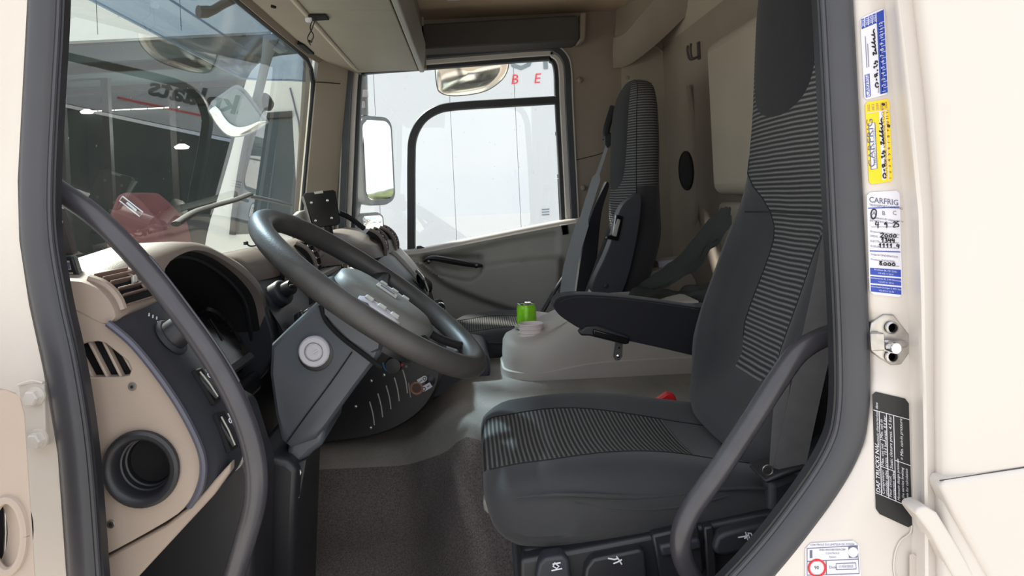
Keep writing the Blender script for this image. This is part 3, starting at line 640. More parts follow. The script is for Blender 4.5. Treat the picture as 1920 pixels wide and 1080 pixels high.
# ================================================================== STEERING
SA = rad(36.8); e2 = V(cos(SA), 0, -sin(SA)); en = V(sin(SA), 0, cos(SA)); eY = V(0,1,0)
WC = W(695, 545, 1.38)
st = thing('steering_wheel', WC, 'large worn black steering wheel with grey airbag cover', 'steering wheel')
def wp(a, b, h): return WC + e2*a + eY*b + en*h
RR = .234
rows = []
for i in range(64):
    q = 2*pi*i/64; c_ = e2*cos(q) + eY*sin(q)
    rows.append([WC + c_*(RR + .0205*cos(2*pi*j/14)) + en*.0205*sin(2*pi*j/14) for j in range(14)])
MB().grid(rows, closeu=True, closev=True).build('rim', m_wheel, st, ang=80)
def blob(pts, h0, h1, inset_=.85, mid=None):
    c0 = sum(pts, Vector())/len(pts)
    return [[p + en*h0 for p in pts], [p + en*lerp(h0,h1,.75) for p in pts], [c0 + (p-c0)*inset_ + en*h1 for p in pts]]
def el(a0, b0, ra, rb, n=28, p=2.6): 
    out = []
    for k in range(n):
        q = 2*pi*k/n; c_, s_ = cos(q), sin(q)
        out.append(WC + e2*(a0 + ra*math.copysign(abs(c_)**(2/p), c_)) + eY*(b0 + rb*math.copysign(abs(s_)**(2/p), s_)))
    return out
MB().loft(blob(el(.03,0,.110,.100), -.06, -.012, .9)).build('hub', m_black, st, ang=50)
ab = MB().loft([[p - en*.012 for p in el(.035,0,.104,.084)], [p + en*.004 for p in el(.035,0,.102,.082)], [p + en*.013 for p in el(.035,0,.086,.066)], [p + en*.016 for p in el(.035,0,.045,.035)]]).build('airbag_cover', m_pad2, st, ang=60)
MB().box(wp(.025,.0,.0175), (.044,.034,.003), e2, eY, en).build('emblem_plate', m_lgrey, ab, bevel=(.001,1))
MB().box(wp(.025,.0,.0193), (.030,.010,.0015), e2, eY, en).build('emblem', m_pgrey, ab)
for s_ in (-1, 1):
    sp1 = curve([wp(.01, s_*.07, -.010), wp(.0, s_*.14, -.014), wp(-.005, s_*.19, -.008), wp(-.008, s_*.226, 0)], 5)
    MB().tube(sp1, .022, 10, flat=.5).build('spoke', m_black, st)
    sp2 = curve([wp(.11, s_*.045, -.010), wp(.15, s_*.06, -.014), wp(.19, s_*.072, -.008), wp(.214, s_*.080, 0)], 5)
    MB().tube(sp2, .014, 10, flat=.6).build('spoke', m_black, st)
    pad = MB().loft(blob([wp(.035,s_*.108,0)+e2*.042*cos(2*pi*k/20)+eY*.020*sin(2*pi*k/20) for k in range(20)], -.012, .006, .8)).build('button_pad', m_alu, st, ang=50)
    for k in range(3): MB().box(wp(.01+.026*k, s_*.108, .0075), (.016,.022,.004), e2, eY, en).build('button', m_lgrey, pad, bevel=(.0015,1))
# ---- column and shroud
cs = thing('steering_column', W(600,850,1.38), 'dark grey steering column shroud with a round lock button', 'steering column')
def section(pts, ds_): return [[W(*p[:2], 1.0)*0 for p in pts]]
shr = [(508,646),(540,615),(596,563),(612,556),(640,572),(690,615),(718,655),(712,668),(665,730),(610,806),(592,826),(545,842),(528,828),(516,780),(505,700)]
SP = [W(x, y, 1.28) for x, y in shr]; cc = sum(SP, Vector())/len(SP)
def srow(k, dy): return [V(cc.x + (p.x-cc.x)*k, p.y + dy, cc.z + (p.z-cc.z)*k) for p in SP]
MB().loft([srow(.90,-.008), srow(.965,-.003), srow(1.0,.012), srow(1.0,.19), srow(.965,.205), srow(.90,.21)]).build('shroud', m_colm, cs, ang=35)
up_ = [(604,560),(640,566),(690,590),(720,610),(716,655),(700,662),(660,640),(625,605),(606,585)]
UP = [W(x, y, 1.275) for x, y in up_]; uc = sum(UP, Vector())/len(UP)
MB().loft([[V(uc.x+(p.x-uc.x)*k, p.y+dy, uc.z+(p.z-uc.z)*k) for p in UP] for k, dy in ((.9,-.012),(1,0),(1,.2),(.9,.21))]).build('upper_cover', m_colm, cs, ang=40)
MB().tube(cv([(601,572),(612,602),(640,632),(676,660),(716,690)], 1.268), .0042, 8).build('shroud_joint', m_void, cs)
MB().tube(cv([(660,660),(620,718),(578,774),(536,832)], 1.2695), .0012, 6).build('shroud_line', m_void, cs)
lo_ = [(540,826),(610,800),(606,835),(585,850),(556,880),(534,880)]
MB().prism(pl(lo_, 1.28), (0,.19,0)).build('column_foot', m_colm, cs, bevel=(.01,3))
lk = MB().lathe([(.0265,.004),(.0265,-.006),(.024,-.009),(.0165,-.009),(.0155,-.005)], W(590,658,1.270), (0,1,0), 28).build('lock_ring', m_alu, cs, ang=30)
MB().lathe([(.0145,.0),(.0145,-.009),(.012,-.011),(0,-.0112)], W(590,658,1.270), (0,1,0), 24).build('lock_button', m_alu, lk, ang=30)
MB().tube(pl([(586,662),(594,656),(597,660),(590,665)], 1.2575), .0010, 5).build('symbol', m_paper, lk)
MB().lathe([(.030,.003),(.030,-.001),(.028,-.002)], W(592,663,1.272), (0,1,0), 24).build('lock_bezel', m_black, lk)
ldn = [(468,850),(540,862),(560,880),(556,960),(548,1200),(440,1200),(455,960)]
MB().prism(pl(ldn, 1.25), (0,.20,0)).build('lower_cover', m_black, cs, bevel=(.012,3))
MB().prism(pl([(548,870),(575,862),(560,950),(552,1020),(546,1020)], 1.27), (0,.03,0)).build('pedal_bracket', m_black, cs, bevel=(.003,2))
for y in (885, 932): MB().lathe([(0,-.004),(.006,-.003),(.006,.006)], W(559 if y < 900 else 555, y, 1.266), (0,1,0), 8).build('bracket_bolt', m_steel, cs)
# stalks
MB().tube(curve([W(470,668,1.30), W(440,690,1.26), W(412,706,1.20)], 4), .008, 8).build('stalk', m_black, cs)
MB().tube(curve([wp(-.02,.10,-.075), wp(.05,.20,-.07), wp(.12,.26,-.06)], 4), .008, 8).build('stalk', m_black, cs)
# ================================================================== CENTRE CONSOLE
co = thing('centre_console', W(1100,705,2.05), 'beige plastic centre console with a rounded cup holder end', 'console')
zt = EZ - .487
def cz(x):  # height of the console top
    return EZ + interp([(.05,-.388),(.10,-.384),(.17,-.376),(.22,-.352),(.28,-.318),(.36,-.302),(.75,-.30)], x)[0]
x0, x1 = W(944,660,2.02).x, .585
def plan(ins):
    n = 12; pts = []
    ya, yb, r = D(1.93)+ins, D(2.22)-ins, .10
    xa = x0 + ins
    for k in range(n+1): q = pi*1.5 - pi/2*k/n; pts.append((xa + r + r*cos(q), ya + r + r*sin(q)))
    for k in range(n+1): q = pi - pi/2*k/n; pts.append((xa + r + r*cos(q), yb - r + r*sin(q)))
    m = 16; pts += [(xa + r + (x1-xa-r)*k/m, yb) for k in range(1, m+1)]; pts += [(x1 - (x1-xa-r)*k/m, ya) for k in range(0, m)]
    return pts
rings = []
for ins, fz in ((-.006,0),(-.006,.26),(-.0005,.275),(.0,.5),(.003,.80),(.010,.93),(.024,1.0)):
    rings.append([V(x, y, lerp(zt-.004, cz(x), fz)) for x, y in plan(ins)])
cb = MB().loft(rings).build('console_body', m_cons, co, ang=35)
# sunken cup holder tray
MB().lathe([(.040,.004),(.043,.002),(.043,-.004)], V(W(990,610,2.14).x+.004, D(2.135), cz(.14)+.006), (0,0,1), 24).build('cup_holder_ring', m_cons, cb)
cn = W(988, 606, 2.13)
can = thing('drink_can', V(cn.x, cn.y, cn.z-.03), 'bright green drinks can with a silver top standing in the console', 'can')
rc = .0275
MB().lathe([(.020,-.055),(rc,-.050),(rc,.040),(rc*.97,.046),(rc*.86,.053),(rc*.86,.055)], cn, (0,0,1), 28).build('can_body', m_green, can, ang=30)
lid = MB().lathe([(rc*.86,.054),(rc*.9,.057),(rc*.84,.058),(rc*.80,.054),(0,.054)], cn, (0,0,1), 28).build('can_lid', m_chrome, can, ang=30)
MB().box(cn + V(.004,0,.056), (.022,.012,.002)).build('pull_tab', m_chrome, lid, bevel=(.001,1))
cp = W(996, 617, 2.03)
for k in range(4):
    z = -.020 + .0105*k
    b = MB().lathe([(.024,-.05+z),(.0325,z),(.0345,z+.002),(.0345,z+.0042),(.033,z+.005),(.031,z),(.023,-.045+z)], cp, (0,0,1), 28, cap=False)
    b.build('paper_cup', m_cup, ang=30, label=('lowest','second lowest','second highest','topmost')[k] + ' white and pink paper cup of the nested stack beside the green can', cat='cup', group='nested paper cups in the console')
# jacket, box and bag behind the seats
jk = thing('jacket', W(1260,520,2.2), 'crumpled black jacket draped behind the driver seat', 'jacket')
jp = curve([W(1175,566,2.25), W(1205,542,2.22), W(1245,522,2.18), W(1290,492,2.12), W(1320,452,2.06), W(1345,424,2.02), W(1362,405,2.0)], 7)
rows = []
for i, p in enumerate(jp):
    t_ = i/(len(jp)-1); r_ = interp([(0,.005),(.15,.013),(.35,.022),(.55,.030),(.75,.028),(.9,.026),(1,.022)], t_)[0]
    rows.append([p + V(.5*cos(q)*r_, -cos(q)*r_*.6, sin(q)*r_*1.15)*(1 + .12*sin(3*q + 5*t_) + .10*sin(5*q - 9*t_) + .10*sin(8*q + 4*sin(9*t_)) + .07*sin(29*t_+2*q)) for q in [2*pi*k/26 for k in range(26)]])
MB().loft(rows).build('sleeve', m_cloth, jk, ang=80)
jp = curve([W(1185,575,2.10), W(1235,566,2.12), W(1290,562,2.10), W(1340,560,2.05)], 7); rows = []
for i, p in enumerate(jp):
    t_ = i/(len(jp)-1); r_ = .045 + .01*sin(9*t_)
    rows.append([p + V(.4*cos(q)*r_, -cos(q)*r_, sin(q)*r_*.7)*(1 + .2*sin(3*q + 9*t_) + .16*sin(5*q - 13*t_)) for q in [2*pi*k/24 for k in range(24)]])
MB().loft(rows).build('body', m_cloth, jk, ang=80)
MB().prism(pl([(1234,490),(1286,484),(1290,520),(1238,524)], 2.42), (0,.10,0)).build('cardboard_box', m_paper, bevel=(.003,2), label='small white box half hidden behind the jacket', cat='box')
MB().prism(cv([(1208,540),(1215,514),(1240,506),(1290,508),(1300,545),(1208,545)] + [(1208,540)], 2.34, 4)[:-1], (0,.07,0)).build('cloth_bag', m_cons, bevel=(.01,3), label='beige folded cloth lying behind the passenger seat', cat='cloth')
# wall fittings
hk = thing('coat_hook', W(1312,95,2.52), 'small dark coat hook on the rear cab wall', 'hook')
hw_ = .795; hc = W(1312,95,2.52); yk = .80*1400/(1312-880)
hc = V(.80, D(.80/((1312-VPX)/FPX*cr + (VPY-95)/FPX*sr)), 0); hc.z = W(1312,95,hc.y-CY).z
MB().box(hc + V(-.003,0,0), (.008,.018,.06)).build('hook_plate', m_curt, hk, bevel=(.002,2))
for s_ in (-1,1): MB().tube(curve([hc + V(-.006,s_*.006,-.02), hc + V(-.03,s_*.012,-.026), hc + V(-.036,s_*.016,.0), hc + V(-.034,s_*.018,.022)], 5), .004, 8).build('prong', m_curt, hk)
def onrear(px, py, X=.80):
    k = (px-VPX)/FPX*cr + (VPY-py)/FPX*sr; return W(px, py, X/k)
sc_ = onrear(1288, 320)
sk = thing('wall_speaker', sc_, 'black oval speaker opening in the rear cab wall', 'speaker')
MB().loft([[sc_ + V(h, r*.085*cos(2*pi*k/28), r*.072*sin(2*pi*k/28)) for k in range(28)] for r, h in ((1,.003),(1,-.006),(.93,-.009),(.88,-.004))]).build('speaker_surround', m_void, sk, ang=40)
MB().loft([[sc_ + V(h, r*.085*cos(2*pi*k/28), r*.072*sin(2*pi*k/28)) for k in range(28)] for r, h in ((.86,-.003),(.86,-.006),(.5,-.009))]).build('speaker_grille', m_void, sk)
# ================================================================== DASHBOARD
da = thing('dashboard', V(-.5, 1.05, .2), 'taupe and dark grey truck dashboard stretching under the windscreen', 'dashboard')
# ---- soft upper pad: X-Z section per depth  (rel. to eye height)
def sec(ax, bx, bz, cx, cz_, lx, lz, ex, ez_):
    return [(-.72,-.17),(-.68,-.13),(ax,-.115),(lerp(ax,bx,.5),lerp(-.115,bz,.6)),(bx,bz),(lerp(bx,cx,.5),lerp(bz,cz_,.40)),(cx,cz_),(lx,lz),(ex,ez_),(ex-.08,ez_-.004),(-.66,ez_-.02)]
SECS = [(.925,sec(-.66,-.60,-.118,-.55,-.122,-.53,-.13,-.52,-.16)),(1.00,sec(-.66,-.60,-.115,-.55,-.118,-.53,-.13,-.52,-.16)),(1.11,sec(-.71,-.70,-.12,-.695,-.13,-.69,-.14,-.69,-.17)),
        (1.58,sec(-.71,-.70,-.12,-.695,-.13,-.69,-.14,-.69,-.17)),(1.66,sec(-.66,-.56,-.100,-.525,-.112,-.503,-.140,-.503,-.168)),(1.86,sec(-.65,-.545,-.098,-.515,-.112,-.488,-.142,-.483,-.172)),
        (2.10,sec(-.64,-.53,-.098,-.495,-.112,-.462,-.145,-.455,-.178)),(2.30,sec(-.63,-.50,-.095,-.45,-.108,-.395,-.145,-.39,-.185)),(2.50,sec(-.62,-.48,-.092,-.40,-.105,-.32,-.145,-.305,-.185)),
        (2.72,sec(-.62,-.47,-.090,-.38,-.100,-.285,-.140,-.275,-.178)),(2.80,sec(-.62,-.47,-.090,-.38,-.100,-.285,-.140,-.275,-.178)),(2.90,sec(-.62,-.50,-.100,-.44,-.115,-.38,-.15,-.38,-.18))]
rows = []
for k in range(67):
    d = .925 + 1.975*k/66
    i = max(j for j in range(len(SECS)-1) if SECS[j][0] <= d); t_ = smooth(SECS[i][0], SECS[i+1][0], d)
    rows.append([V(lerp(a[0],b[0],t_), D(d), EZ+lerp(a[1],b[1],t_)) for a, b in zip(SECS[i][1], SECS[i+1][1])])
MB().grid(rows).build('upper_pad', m_pad, da, ang=60)
# ---- instrument hood
O = [(.985,-.16),(1.00,-.105),(1.05,-.078),(1.15,-.058),(1.25,-.050),(1.35,-.058),(1.45,-.082),(1.55,-.118),(1.63,-.170),(1.66,-.24)]
I = [(1.125,-.30),(1.13,-.20),(1.138,-.115),(1.16,-.082),(1.26,-.069),(1.35,-.081),(1.44,-.108),(1.52,-.150),(1.575,-.20),(1.60,-.28)]
def resamp(T, n=37):
    P = curve([V(0, a, b) for a, b in T], 8); L = [0]
    for i in range(1, len(P)): L.append(L[-1] + (P[i]-P[i-1]).length)
    out = []
    for k in range(n):
        s_ = L[-1]*k/(n-1); j = max(i for i in range(len(L)) if L[i] <= s_+1e-9); j = min(j, len(P)-2); f = (s_-L[j])/max(L[j+1]-L[j],1e-9); out.append(P[j].lerp(P[j+1], f))
    return out
Op, Ip = resamp(O), resamp(I)
def hrow(P, x, dz=0, far=0): return [V(x + far*smooth(1.40, 1.62, p.y), D(p.y), EZ + p.z + dz) for p in P]
Mp = [a.lerp(b, .5) for a, b in zip(Op, Ip)]
rows = [hrow(Op, -.70, -.06), hrow(Op, -.64, -.016), hrow(Op, -.58), hrow(Op, -.515, 0, .015), hrow([a.lerp(b,.12) for a,b in zip(Op,Ip)], -.487, 0, .02), hrow([a.lerp(b,.5) for a,b in zip(Op,Ip)], -.474, 0, .025), hrow([a.lerp(b,.88) for a,b in zip(Op,Ip)], -.472, 0, .025), hrow(Ip, -.482, 0, .02)]
hood = MB().grid(rows).build('instrument_hood', m_pad, da, ang=60)
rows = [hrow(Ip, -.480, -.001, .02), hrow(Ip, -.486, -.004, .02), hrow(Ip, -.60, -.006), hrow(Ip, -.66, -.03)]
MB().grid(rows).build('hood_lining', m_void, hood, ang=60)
MB().tube(hrow([p + V(0,0,-.006) for p in Ip[4:]], -.500, 0, .02), .005, 6).build('hood_trim', m_black, hood)
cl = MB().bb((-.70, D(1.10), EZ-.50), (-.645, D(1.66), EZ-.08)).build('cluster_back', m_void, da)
far = [(-.66,-.10),(-.50,-.150),(-.462,-.185),(-.440,-.240),(-.432,-.290),(-.445,-.335),(-.50,-.39),(-.66,-.42)]
MB().prism(curve([V(x, D(1.595), EZ+z) for x, z in far], 4), (0,.05,0)).build('binnacle_side', m_navy, da, bevel=(.006,3))
MB().prism([V(x, D(1.12), EZ+z) for x, z in ((-.66,-.38),(-.50,-.36),(-.475,-.345),(-.465,-.355),(-.47,-.39),(-.66,-.55))], (0,.50,0)).build('binnacle_sill', m_navy, da, bevel=(.006,3))
gn = V(.86, -.05, .5).normalized()
for d, r_ in ((1.47,.075),(1.28,.075)):
    c = V(-.505, D(d), EZ-.258)
    g = MB().lathe([(r_,-.01),(r_,.004),(r_-.004,.010),(r_-.010,.006)], c, gn, 40).build('gauge_ring', m_blackgl, da, ang=30)
    MB().lathe([(r_-.009,.0),(r_-.009,.005),(r_-.044,.004)], c, gn, 40).build('gauge_scale', m_alu, g)
    MB().lathe([(r_-.045,.0),(r_-.045,.0045),(0,.0045)], c, gn, 32).build('gauge_face', m_black, g)
    e1 = gn.cross(V(0,1,0)).normalized(); e3 = gn.cross(e1).normalized()
    for k in range(18): q = -2.3 + 4.6*k/17; MB().box(c + (e1*cos(q)+e3*sin(q))*(r_-.018) + gn*.0055, (.010,.0016,.001), e1*cos(q)+e3*sin(q), -e1*sin(q)+e3*cos(q), gn).build('gauge_mark', m_pblack, g)
    MB().box(c + e1*.022 + gn*.008, (.05,.003,.002), e1, e3, gn).build('gauge_needle', m_black, g)
# ---- vent pod at the driver's door end
cap = [(40,520),(103,523),(150,525),(176,533),(198,546),(214,566),(223,586),(221,599),(200,607),(150,582),(105,569),(40,563)]
CP = cv(cap + [cap[0]], .935, 3)[:-1]
MB().loft([[p + V(0,dy,0) if dy > -.001 else p.lerp(sum(CP, Vector())/len(CP), .05) + V(0,dy,0) for p in CP] for dy in (-.006, 0, .125, .133)]).build('vent_pod', m_tan, da, ang=40)
vp = da
arcp = curve([W(158,529,.935), W(182,537,.935), W(199,549,.935), W(212,566,.935), W(219,584,.935)], 5)
def onrm(i):
    t_ = (arcp[min(i+1,len(arcp)-1)] - arcp[max(i-1,0)]).normalized(); n_ = V(-t_.z, 0, t_.x); n_ = -n_ if n_.x < 0 else n_; return n_
vt = MB().loft([[p + onrm(i)*.002 + V(0,.016,0), p + onrm(i)*.002 + V(0,.108,0), p - onrm(i)*.01 + V(0,.108,0), p - onrm(i)*.01 + V(0,.016,0)] for i, p in enumerate(arcp)]).build('vent_opening', m_void, da)
for k in range(6):
    i = 1 + int(k*3.4); p = arcp[i]; n_ = onrm(i)
    MB().box(p + n_*.004 + V(0,.062,0), (.012,.092,.0022), n_, V(0,1,0), n_.cross(V(0,1,0))).build('slat', m_vent, vt, bevel=(.0006,1))
for y in (.010, .113): MB().tube([p + onrm(i)*.003 + V(0,y,0) for i, p in enumerate(arcp)], .006, 8).build('vent_frame', m_tan, vt)
MB().tube([p + onrm(i)*.006 + V(0,.085,0) for i, p in enumerate(arcp[4:16])], .0022, 6).build('vane_bar', m_vent, vt)
MB().box(arcp[9] + onrm(9)*.009 + V(0,.07,0), (.006,.012,.010), onrm(9), V(0,1,0)).build('vent_tab', m_lgrey, vt, bevel=(.0015,2))
for k in range(3): MB().lathe([(0,.002),(.0025,.0015),(.003,0)], arcp[8+5*k] + onrm(8+5*k)*.009 + V(0,.113,0), onrm(8+5*k), 8).build('vent_mark', m_paper, vt)
# ---- end panel facing the door
ep = [(60,566),(105,570),(150,583),(200,608),(250,650),(310,728),(352,798),(374,858),(373,902),(352,944),(312,978),(178,1050),(120,1060),(60,1060)]
vh = [(128,658),(148,648),(166,642),(184,640),(198,644),(240,678),(246,692),(242,704),(228,707),(150,708),(136,690)]
RC = W(267,877,.93)
rh = [RC + V(.036*cos(2*pi*k/32), 0, .036*sin(2*pi*k/32)) for k in range(32)]
en_ = MB().plate(cv(ep + [ep[0]], .93, 3)[:-1], [pl(vh, .93), rh], (0,.016,0)).build('end_panel', m_tan, da, ang=30, bevel=(.002,2), label='light taupe end panel facing the door')
MB().prism(pl(vh, .948), (0,.01,0)).build('grille_recess', m_void, en_)
for k in range(5):
    a = W(118+26*k, 648, .938); b = W(162+26*k, 712, .938)
    a = W([100,126,152,178,204][k]+18, [668,650,642,640,646][k]-2, .938); b = W([146,172,200,226,246][k]+6, 710 if k < 4 else 696, .938)
    ex = (b-a).normalized(); MB().box((a+b)/2, ((b-a).length, .010, .0036), ex, V(0,1,0), ex.cross(V(0,1,0))).build('slat', m_tan, en_, bevel=(.001,1))
MB().lathe([(.047,.0),(.0485,-.004),(.0475,-.008),(.044,-.0105),(.040,-.010),(.036,-.006),(.034,.004),(.0335,.012),(.0315,.013),(.0315,.022),(.0295,.023),(.029,.07),(0,.07)], RC, (0,1,0), 40, cap=False).build('cup_holder', m_black, en_, ang=40, label='black round cup holder ring')
MB().lathe([(.0285,.071),(.0285,.030),(0,.030)], RC, (0,1,0), 28).build('cup_well', m_void, en_)
for x, y in ((248,725),(208,983)):
    s_ = MB().lathe([(0,-.0015),(.0045,-.0015),(.0055,0),(.0055,.004)], W(x, y, .929), (0,1,0), 14).build('screw', m_steel, en_)
    MB().lathe([(0,-.0022),(.0022,-.0018)], W(x, y, .929), (0,1,0), 6).build('socket', m_void, s_)
MB().prism(pl([(176,1058),(312,984),(356,950),(432,868),(431,886),(400,930),(250,1092),(150,1200),(120,1200),(130,1080)], .94), (0,.02,0)).build('lower_skirt', m_tan, da, bevel=(.003,2))
# ---- curved switch panel between end panel and instruments
Lc = curve([W(200,606,.925), W(250,649,.925), W(311,727,.925), W(355,800,.925), W(378,860,.925), W(374,912,.93), (W(352,948,.94))], 6)
Rc = curve([W(304,560,1.075), W(350,628,1.075), W(405,704,1.07), W(443,780,1.06), W(457,830,1.05), W(450,868,1.03), W(425,888,1.0)], 6)
def swp(i, t_):
    a, b = Lc[i], Rc[i]; p = a.lerp(b, t_); bow = sin(pi*t_)*.022; return p + V(.75,-.6,.2).normalized()*bow
rows = [[swp(i, k/14) for k in range(15)] for i in range(len(Lc))]
swm = MB().grid(rows).build('switch_panel', m_navy, da, ang=70)
MB().tube([p + V(.002,-.001,0) for p in Lc], .0048, 8).build('panel_bead', mat('bead_plastic', K(78,78,90), .4), da)
MB().tube([p + V(.002,-.004,0) for p in Rc], .0022, 6).build('panel_edge', m_greyp, da)
def frame(i, t_):
    p = swp(i, t_); a = (swp(min(i+1,len(Lc)-1), t_) - swp(max(i-1,0), t_)).normalized(); b = (swp(i, min(t_+.05,1)) - swp(i, max(t_-.05,0))).normalized(); n_ = a.cross(b).normalized()
    if n_.dot(V(.5,-.8,.3)) < 0: n_ = -n_
    return p, a, n_.cross(a), n_
p, a, b, n_ = frame(6, .50)
kn = MB().lathe([(.027,.0),(.027,.004),(.024,.006)], p, n_, 28).build('light_switch_base', m_navy, da, ang=30)
MB().lathe([(.021,.004),(.020,.020),(.018,.026),(0,.027)], p, n_, 28).build('light_switch_knob', m_black, kn, ang=30)
MB().box(p + n_*.029, (.036,.008,.008), a, b, n_).build('knob_grip', m_black, kn, bevel=(.002,2))
for k in range(3): MB().tube([p - a*(.034+.004*k) - b*(.006*k-.006) + n_*.001, p - a*(.031+.004*k) - b*(.006*k-.001) + n_*.001], .0010, 5).build('symbol', m_paper, kn)
MB().tube([p - a*.026 + b*.004 + n_*.0015, p - a*.024 + n_*.0015, p - a*.027 - b*.003 + n_*.0015], .0011, 5).build('symbol', m_paper, kn)
for ii, tt in ((13,.50),(20,.44)):
    p, a, b, n_ = frame(ii, tt)
    s_ = MB().box(p + n_*.0005, (.052,.026,.006), a, b, n_).build('switch_recess', m_void, da, bevel=(.002,1))
    q = a.lerp(n_, .18).normalized(); MB().box(p + n_*.004, (.044,.020,.006), q, b, q.cross(b)).build('rocker_switch', m_black, s_, bevel=(.002,2))
    for o in (-.009, .009): MB().tube([p + b*o + n_*.0075 - a*.02, p + b*o + n_*.010, p + b*o + n_*.0105 + a*.02], .0012, 5).build('switch_edge', m_greyp, s_)
    MB().ring(p + n_*.0095 - a*.010 + b*.004, n_, .0028, .0007, 12, 5).build('symbol', m_paper, s_)
# ---- dark filler under instruments and lower knee covers
MB().bb((-.70, D(1.08), EZ-.62), (-.52, D(1.75), EZ-.36)).build('under_dash', m_black, da, bevel=(.01,2))
MB().prism(pl([(300,700),(440,780),(462,850),(478,900),(470,1250),(60,1250),(150,1060),(250,1000)], 1.11), (0,.12,0)).build('knee_cover', m_black, da, bevel=(.012,3))
# ---- centre fascia
MB().bb((-.70, D(1.60), EZ-.52), (-.485, D(2.0), EZ-.19)).build('under_dash', m_black, da)
fs = [(-.52,-.160),(-.482,-.176),(-.455,-.205),(-.425,-.255),(-.40,-.31),(-.37,-.40),(-.36,-.52)]
rows = []
for d in [1.62 + .06*k for k in range(13)]:
    e = .055*smooth(2.0, 2.3, d); rows.append([V(x+e, D(d), EZ+z) for x, z in fs])
fa = MB().grid(rows).build('centre_fascia', m_navy, da, ang=60)
kc = W(532,547,1.70); kn_ = V(.82,-.35,.45).normalized()
dome = MB().lathe([(.030,-.03),(.030,-.002),(.027,.003),(.023,.005)], kc, kn_, 28).build('dial_base', m_navy, da, ang=50)
MB().lathe([(.018,.006),(.017,.024),(.015,.028),(0,.029)], kc, kn_, 28).build('dial_knob', m_black, dome, ang=30)
MB().box(kc + kn_*.030, (.028,.007,.006), V(0,0,1).cross(kn_).normalized(), kn_.cross(V(0,0,1).cross(kn_)).normalized(), kn_).build('knob_grip', m_black, dome, bevel=(.0015,1))
for k in range(4):
    c = W(560+16*k, 606-6*k, 1.70+.05*k); MB().box(c, (.016,.034,.05), V(.8,-.1,.5).normalized(), V(0,1,0)).build('rocker_switch', m_black, da, bevel=(.003,2))
    MB().tube([c + V(.012,-.019,.028), c + V(.020,-.019,.0), c + V(.022,-.019,-.022)], .0011, 5).build('switch_edge', m_greyp, da)
for k in range(3):
    c = W(585+14*k, 560-5*k, 1.80+.05*k); MB().box(c, (.012,.03,.022), V(.8,-.1,.5).normalized(), V(0,1,0)).build('push_button', m_black, da, bevel=(.002,2))
MB().box(W(598,546,1.86), (.010,.03,.012), V(.8,-.1,.5).normalized(), V(0,1,0)).build('hazard_button', m_red, da, bevel=(.002,2))
# radio and centre slots
for k in range(4):
    MB().bb((-.44+.012*k, D(2.02), EZ-.20-.024*k), (-.405+.012*k, D(2.30), EZ-.186-.024*k)).build('radio_bar', m_black if k % 2 else m_greyp, da, bevel=(.002,1))
MB().lathe([(0,.006),(.008,.005),(.009,-.01)], W(668,512,2.12), (1,-.2,.3), 14).build('radio_knob', m_chrome, da)
# round vents in the pad
def roundvent(d, x, z, w, n=5):
    fr_ = []
    for k in range(13): t_ = k/12; q = pi*.10 + pi*.52*t_; fr_.append(V(x - .075 + .075*sin(q) , 0, EZ + z + .075*cos(q) - .075))
    v_ = MB().loft([[p + V(.003,D(d)-w,.003), p + V(.003,D(d)+w,.003), p + V(-.01,D(d)+w,-.01), p + V(-.01,D(d)-w,-.01)] for p in fr_]).build('vent_opening', m_void, da)
    for s_ in (-1, 1): MB().tube([p + V(.004,D(d)+s_*w,.004) for p in fr_], .006, 8).build('vent_frame', m_pad, v_)
    for k in range(n):
        p = fr_[1 + k*11//n]; MB().box(p + V(.005,D(d),.005), (.011,2*w-.004,.0025), V(1,0,.6).normalized(), V(0,1,0)).build('slat', m_vent, v_)
    MB().tube([p + V(.008,D(d),.008) for p in fr_[2:11]], .002, 6).build('vane_bar', m_vent, v_)
    for k in range(4): MB().lathe([(0,.002),(.003,.0015),(.0035,0)], fr_[3+2*k] + V(.009,D(d)-w,.009), (1,0,.5), 8).build('vent_mark', m_paper, v_)
roundvent(1.93, -.470, -.104, .06); roundvent(2.14, -.440, -.104, .06)
roundvent(2.62, -.300, -.094, .055, 6); roundvent(2.75, -.280, -.092, .05, 6)
# passenger side lower dash: light end panel, dark open pocket
rows = []
for d in [2.34 + .05*k for k in range(12)]:
    rows.append([V(-.40 + .10*smooth(2.34,2.6,d), D(d), EZ-.175), V(-.36 + .09*smooth(2.34,2.6,d), D(d), EZ-.20), V(-.30 + .08*smooth(2.34,2.6,d), D(d), EZ-.26), V(-.25 + .08*smooth(2.34,2.6,d), D(d), EZ-.33), V(-.22 + .07*smooth(2.34,2.6,d), D(d), EZ-.42), V(-.22 + .05*smooth(2.34,2.6,d), D(d), EZ-.60)])
MB().grid(rows).build('glove_box', m_black, da, ang=50)
gpn = [(-.30,-.172),(-.272,-.180),(-.24,-.215),(-.20,-.268),(-.168,-.315),(-.16,-.34),(-.19,-.36),(-.24,-.30),(-.29,-.235),(-.335,-.195)]
MB().prism([V(x, D(2.66), EZ+z) for x, z in gpn], (0,.20,0)).build('end_panel', m_lgrey, da, bevel=(.005,3))
ck = W(792,528,2.62)
ckn = MB().loft([[ck + V(.02*sin(q)*1.0 + .016*cos(a_)*.7, dy, -.03*sin(q) + .022*sin(a_)) for a_ in [2*pi*k/16 for k in range(16)]] for q, dy in ((-.5,.0),(0,.0),(.6,.06),(1.2,.08))]).build('pocket_latch', m_blackgl, da)
MB().tube(curve([W(781,508,2.60), W(793,522,2.58), W(802,545,2.60)], 5), .006, 8).build('latch_bar', m_chrome, da)
MB().lathe([(0,-.01),(.018,-.008),(.020,.01)], W(822,572,2.4), (-.3,1,-.2), 16).build('pocket_knob', m_black, da)
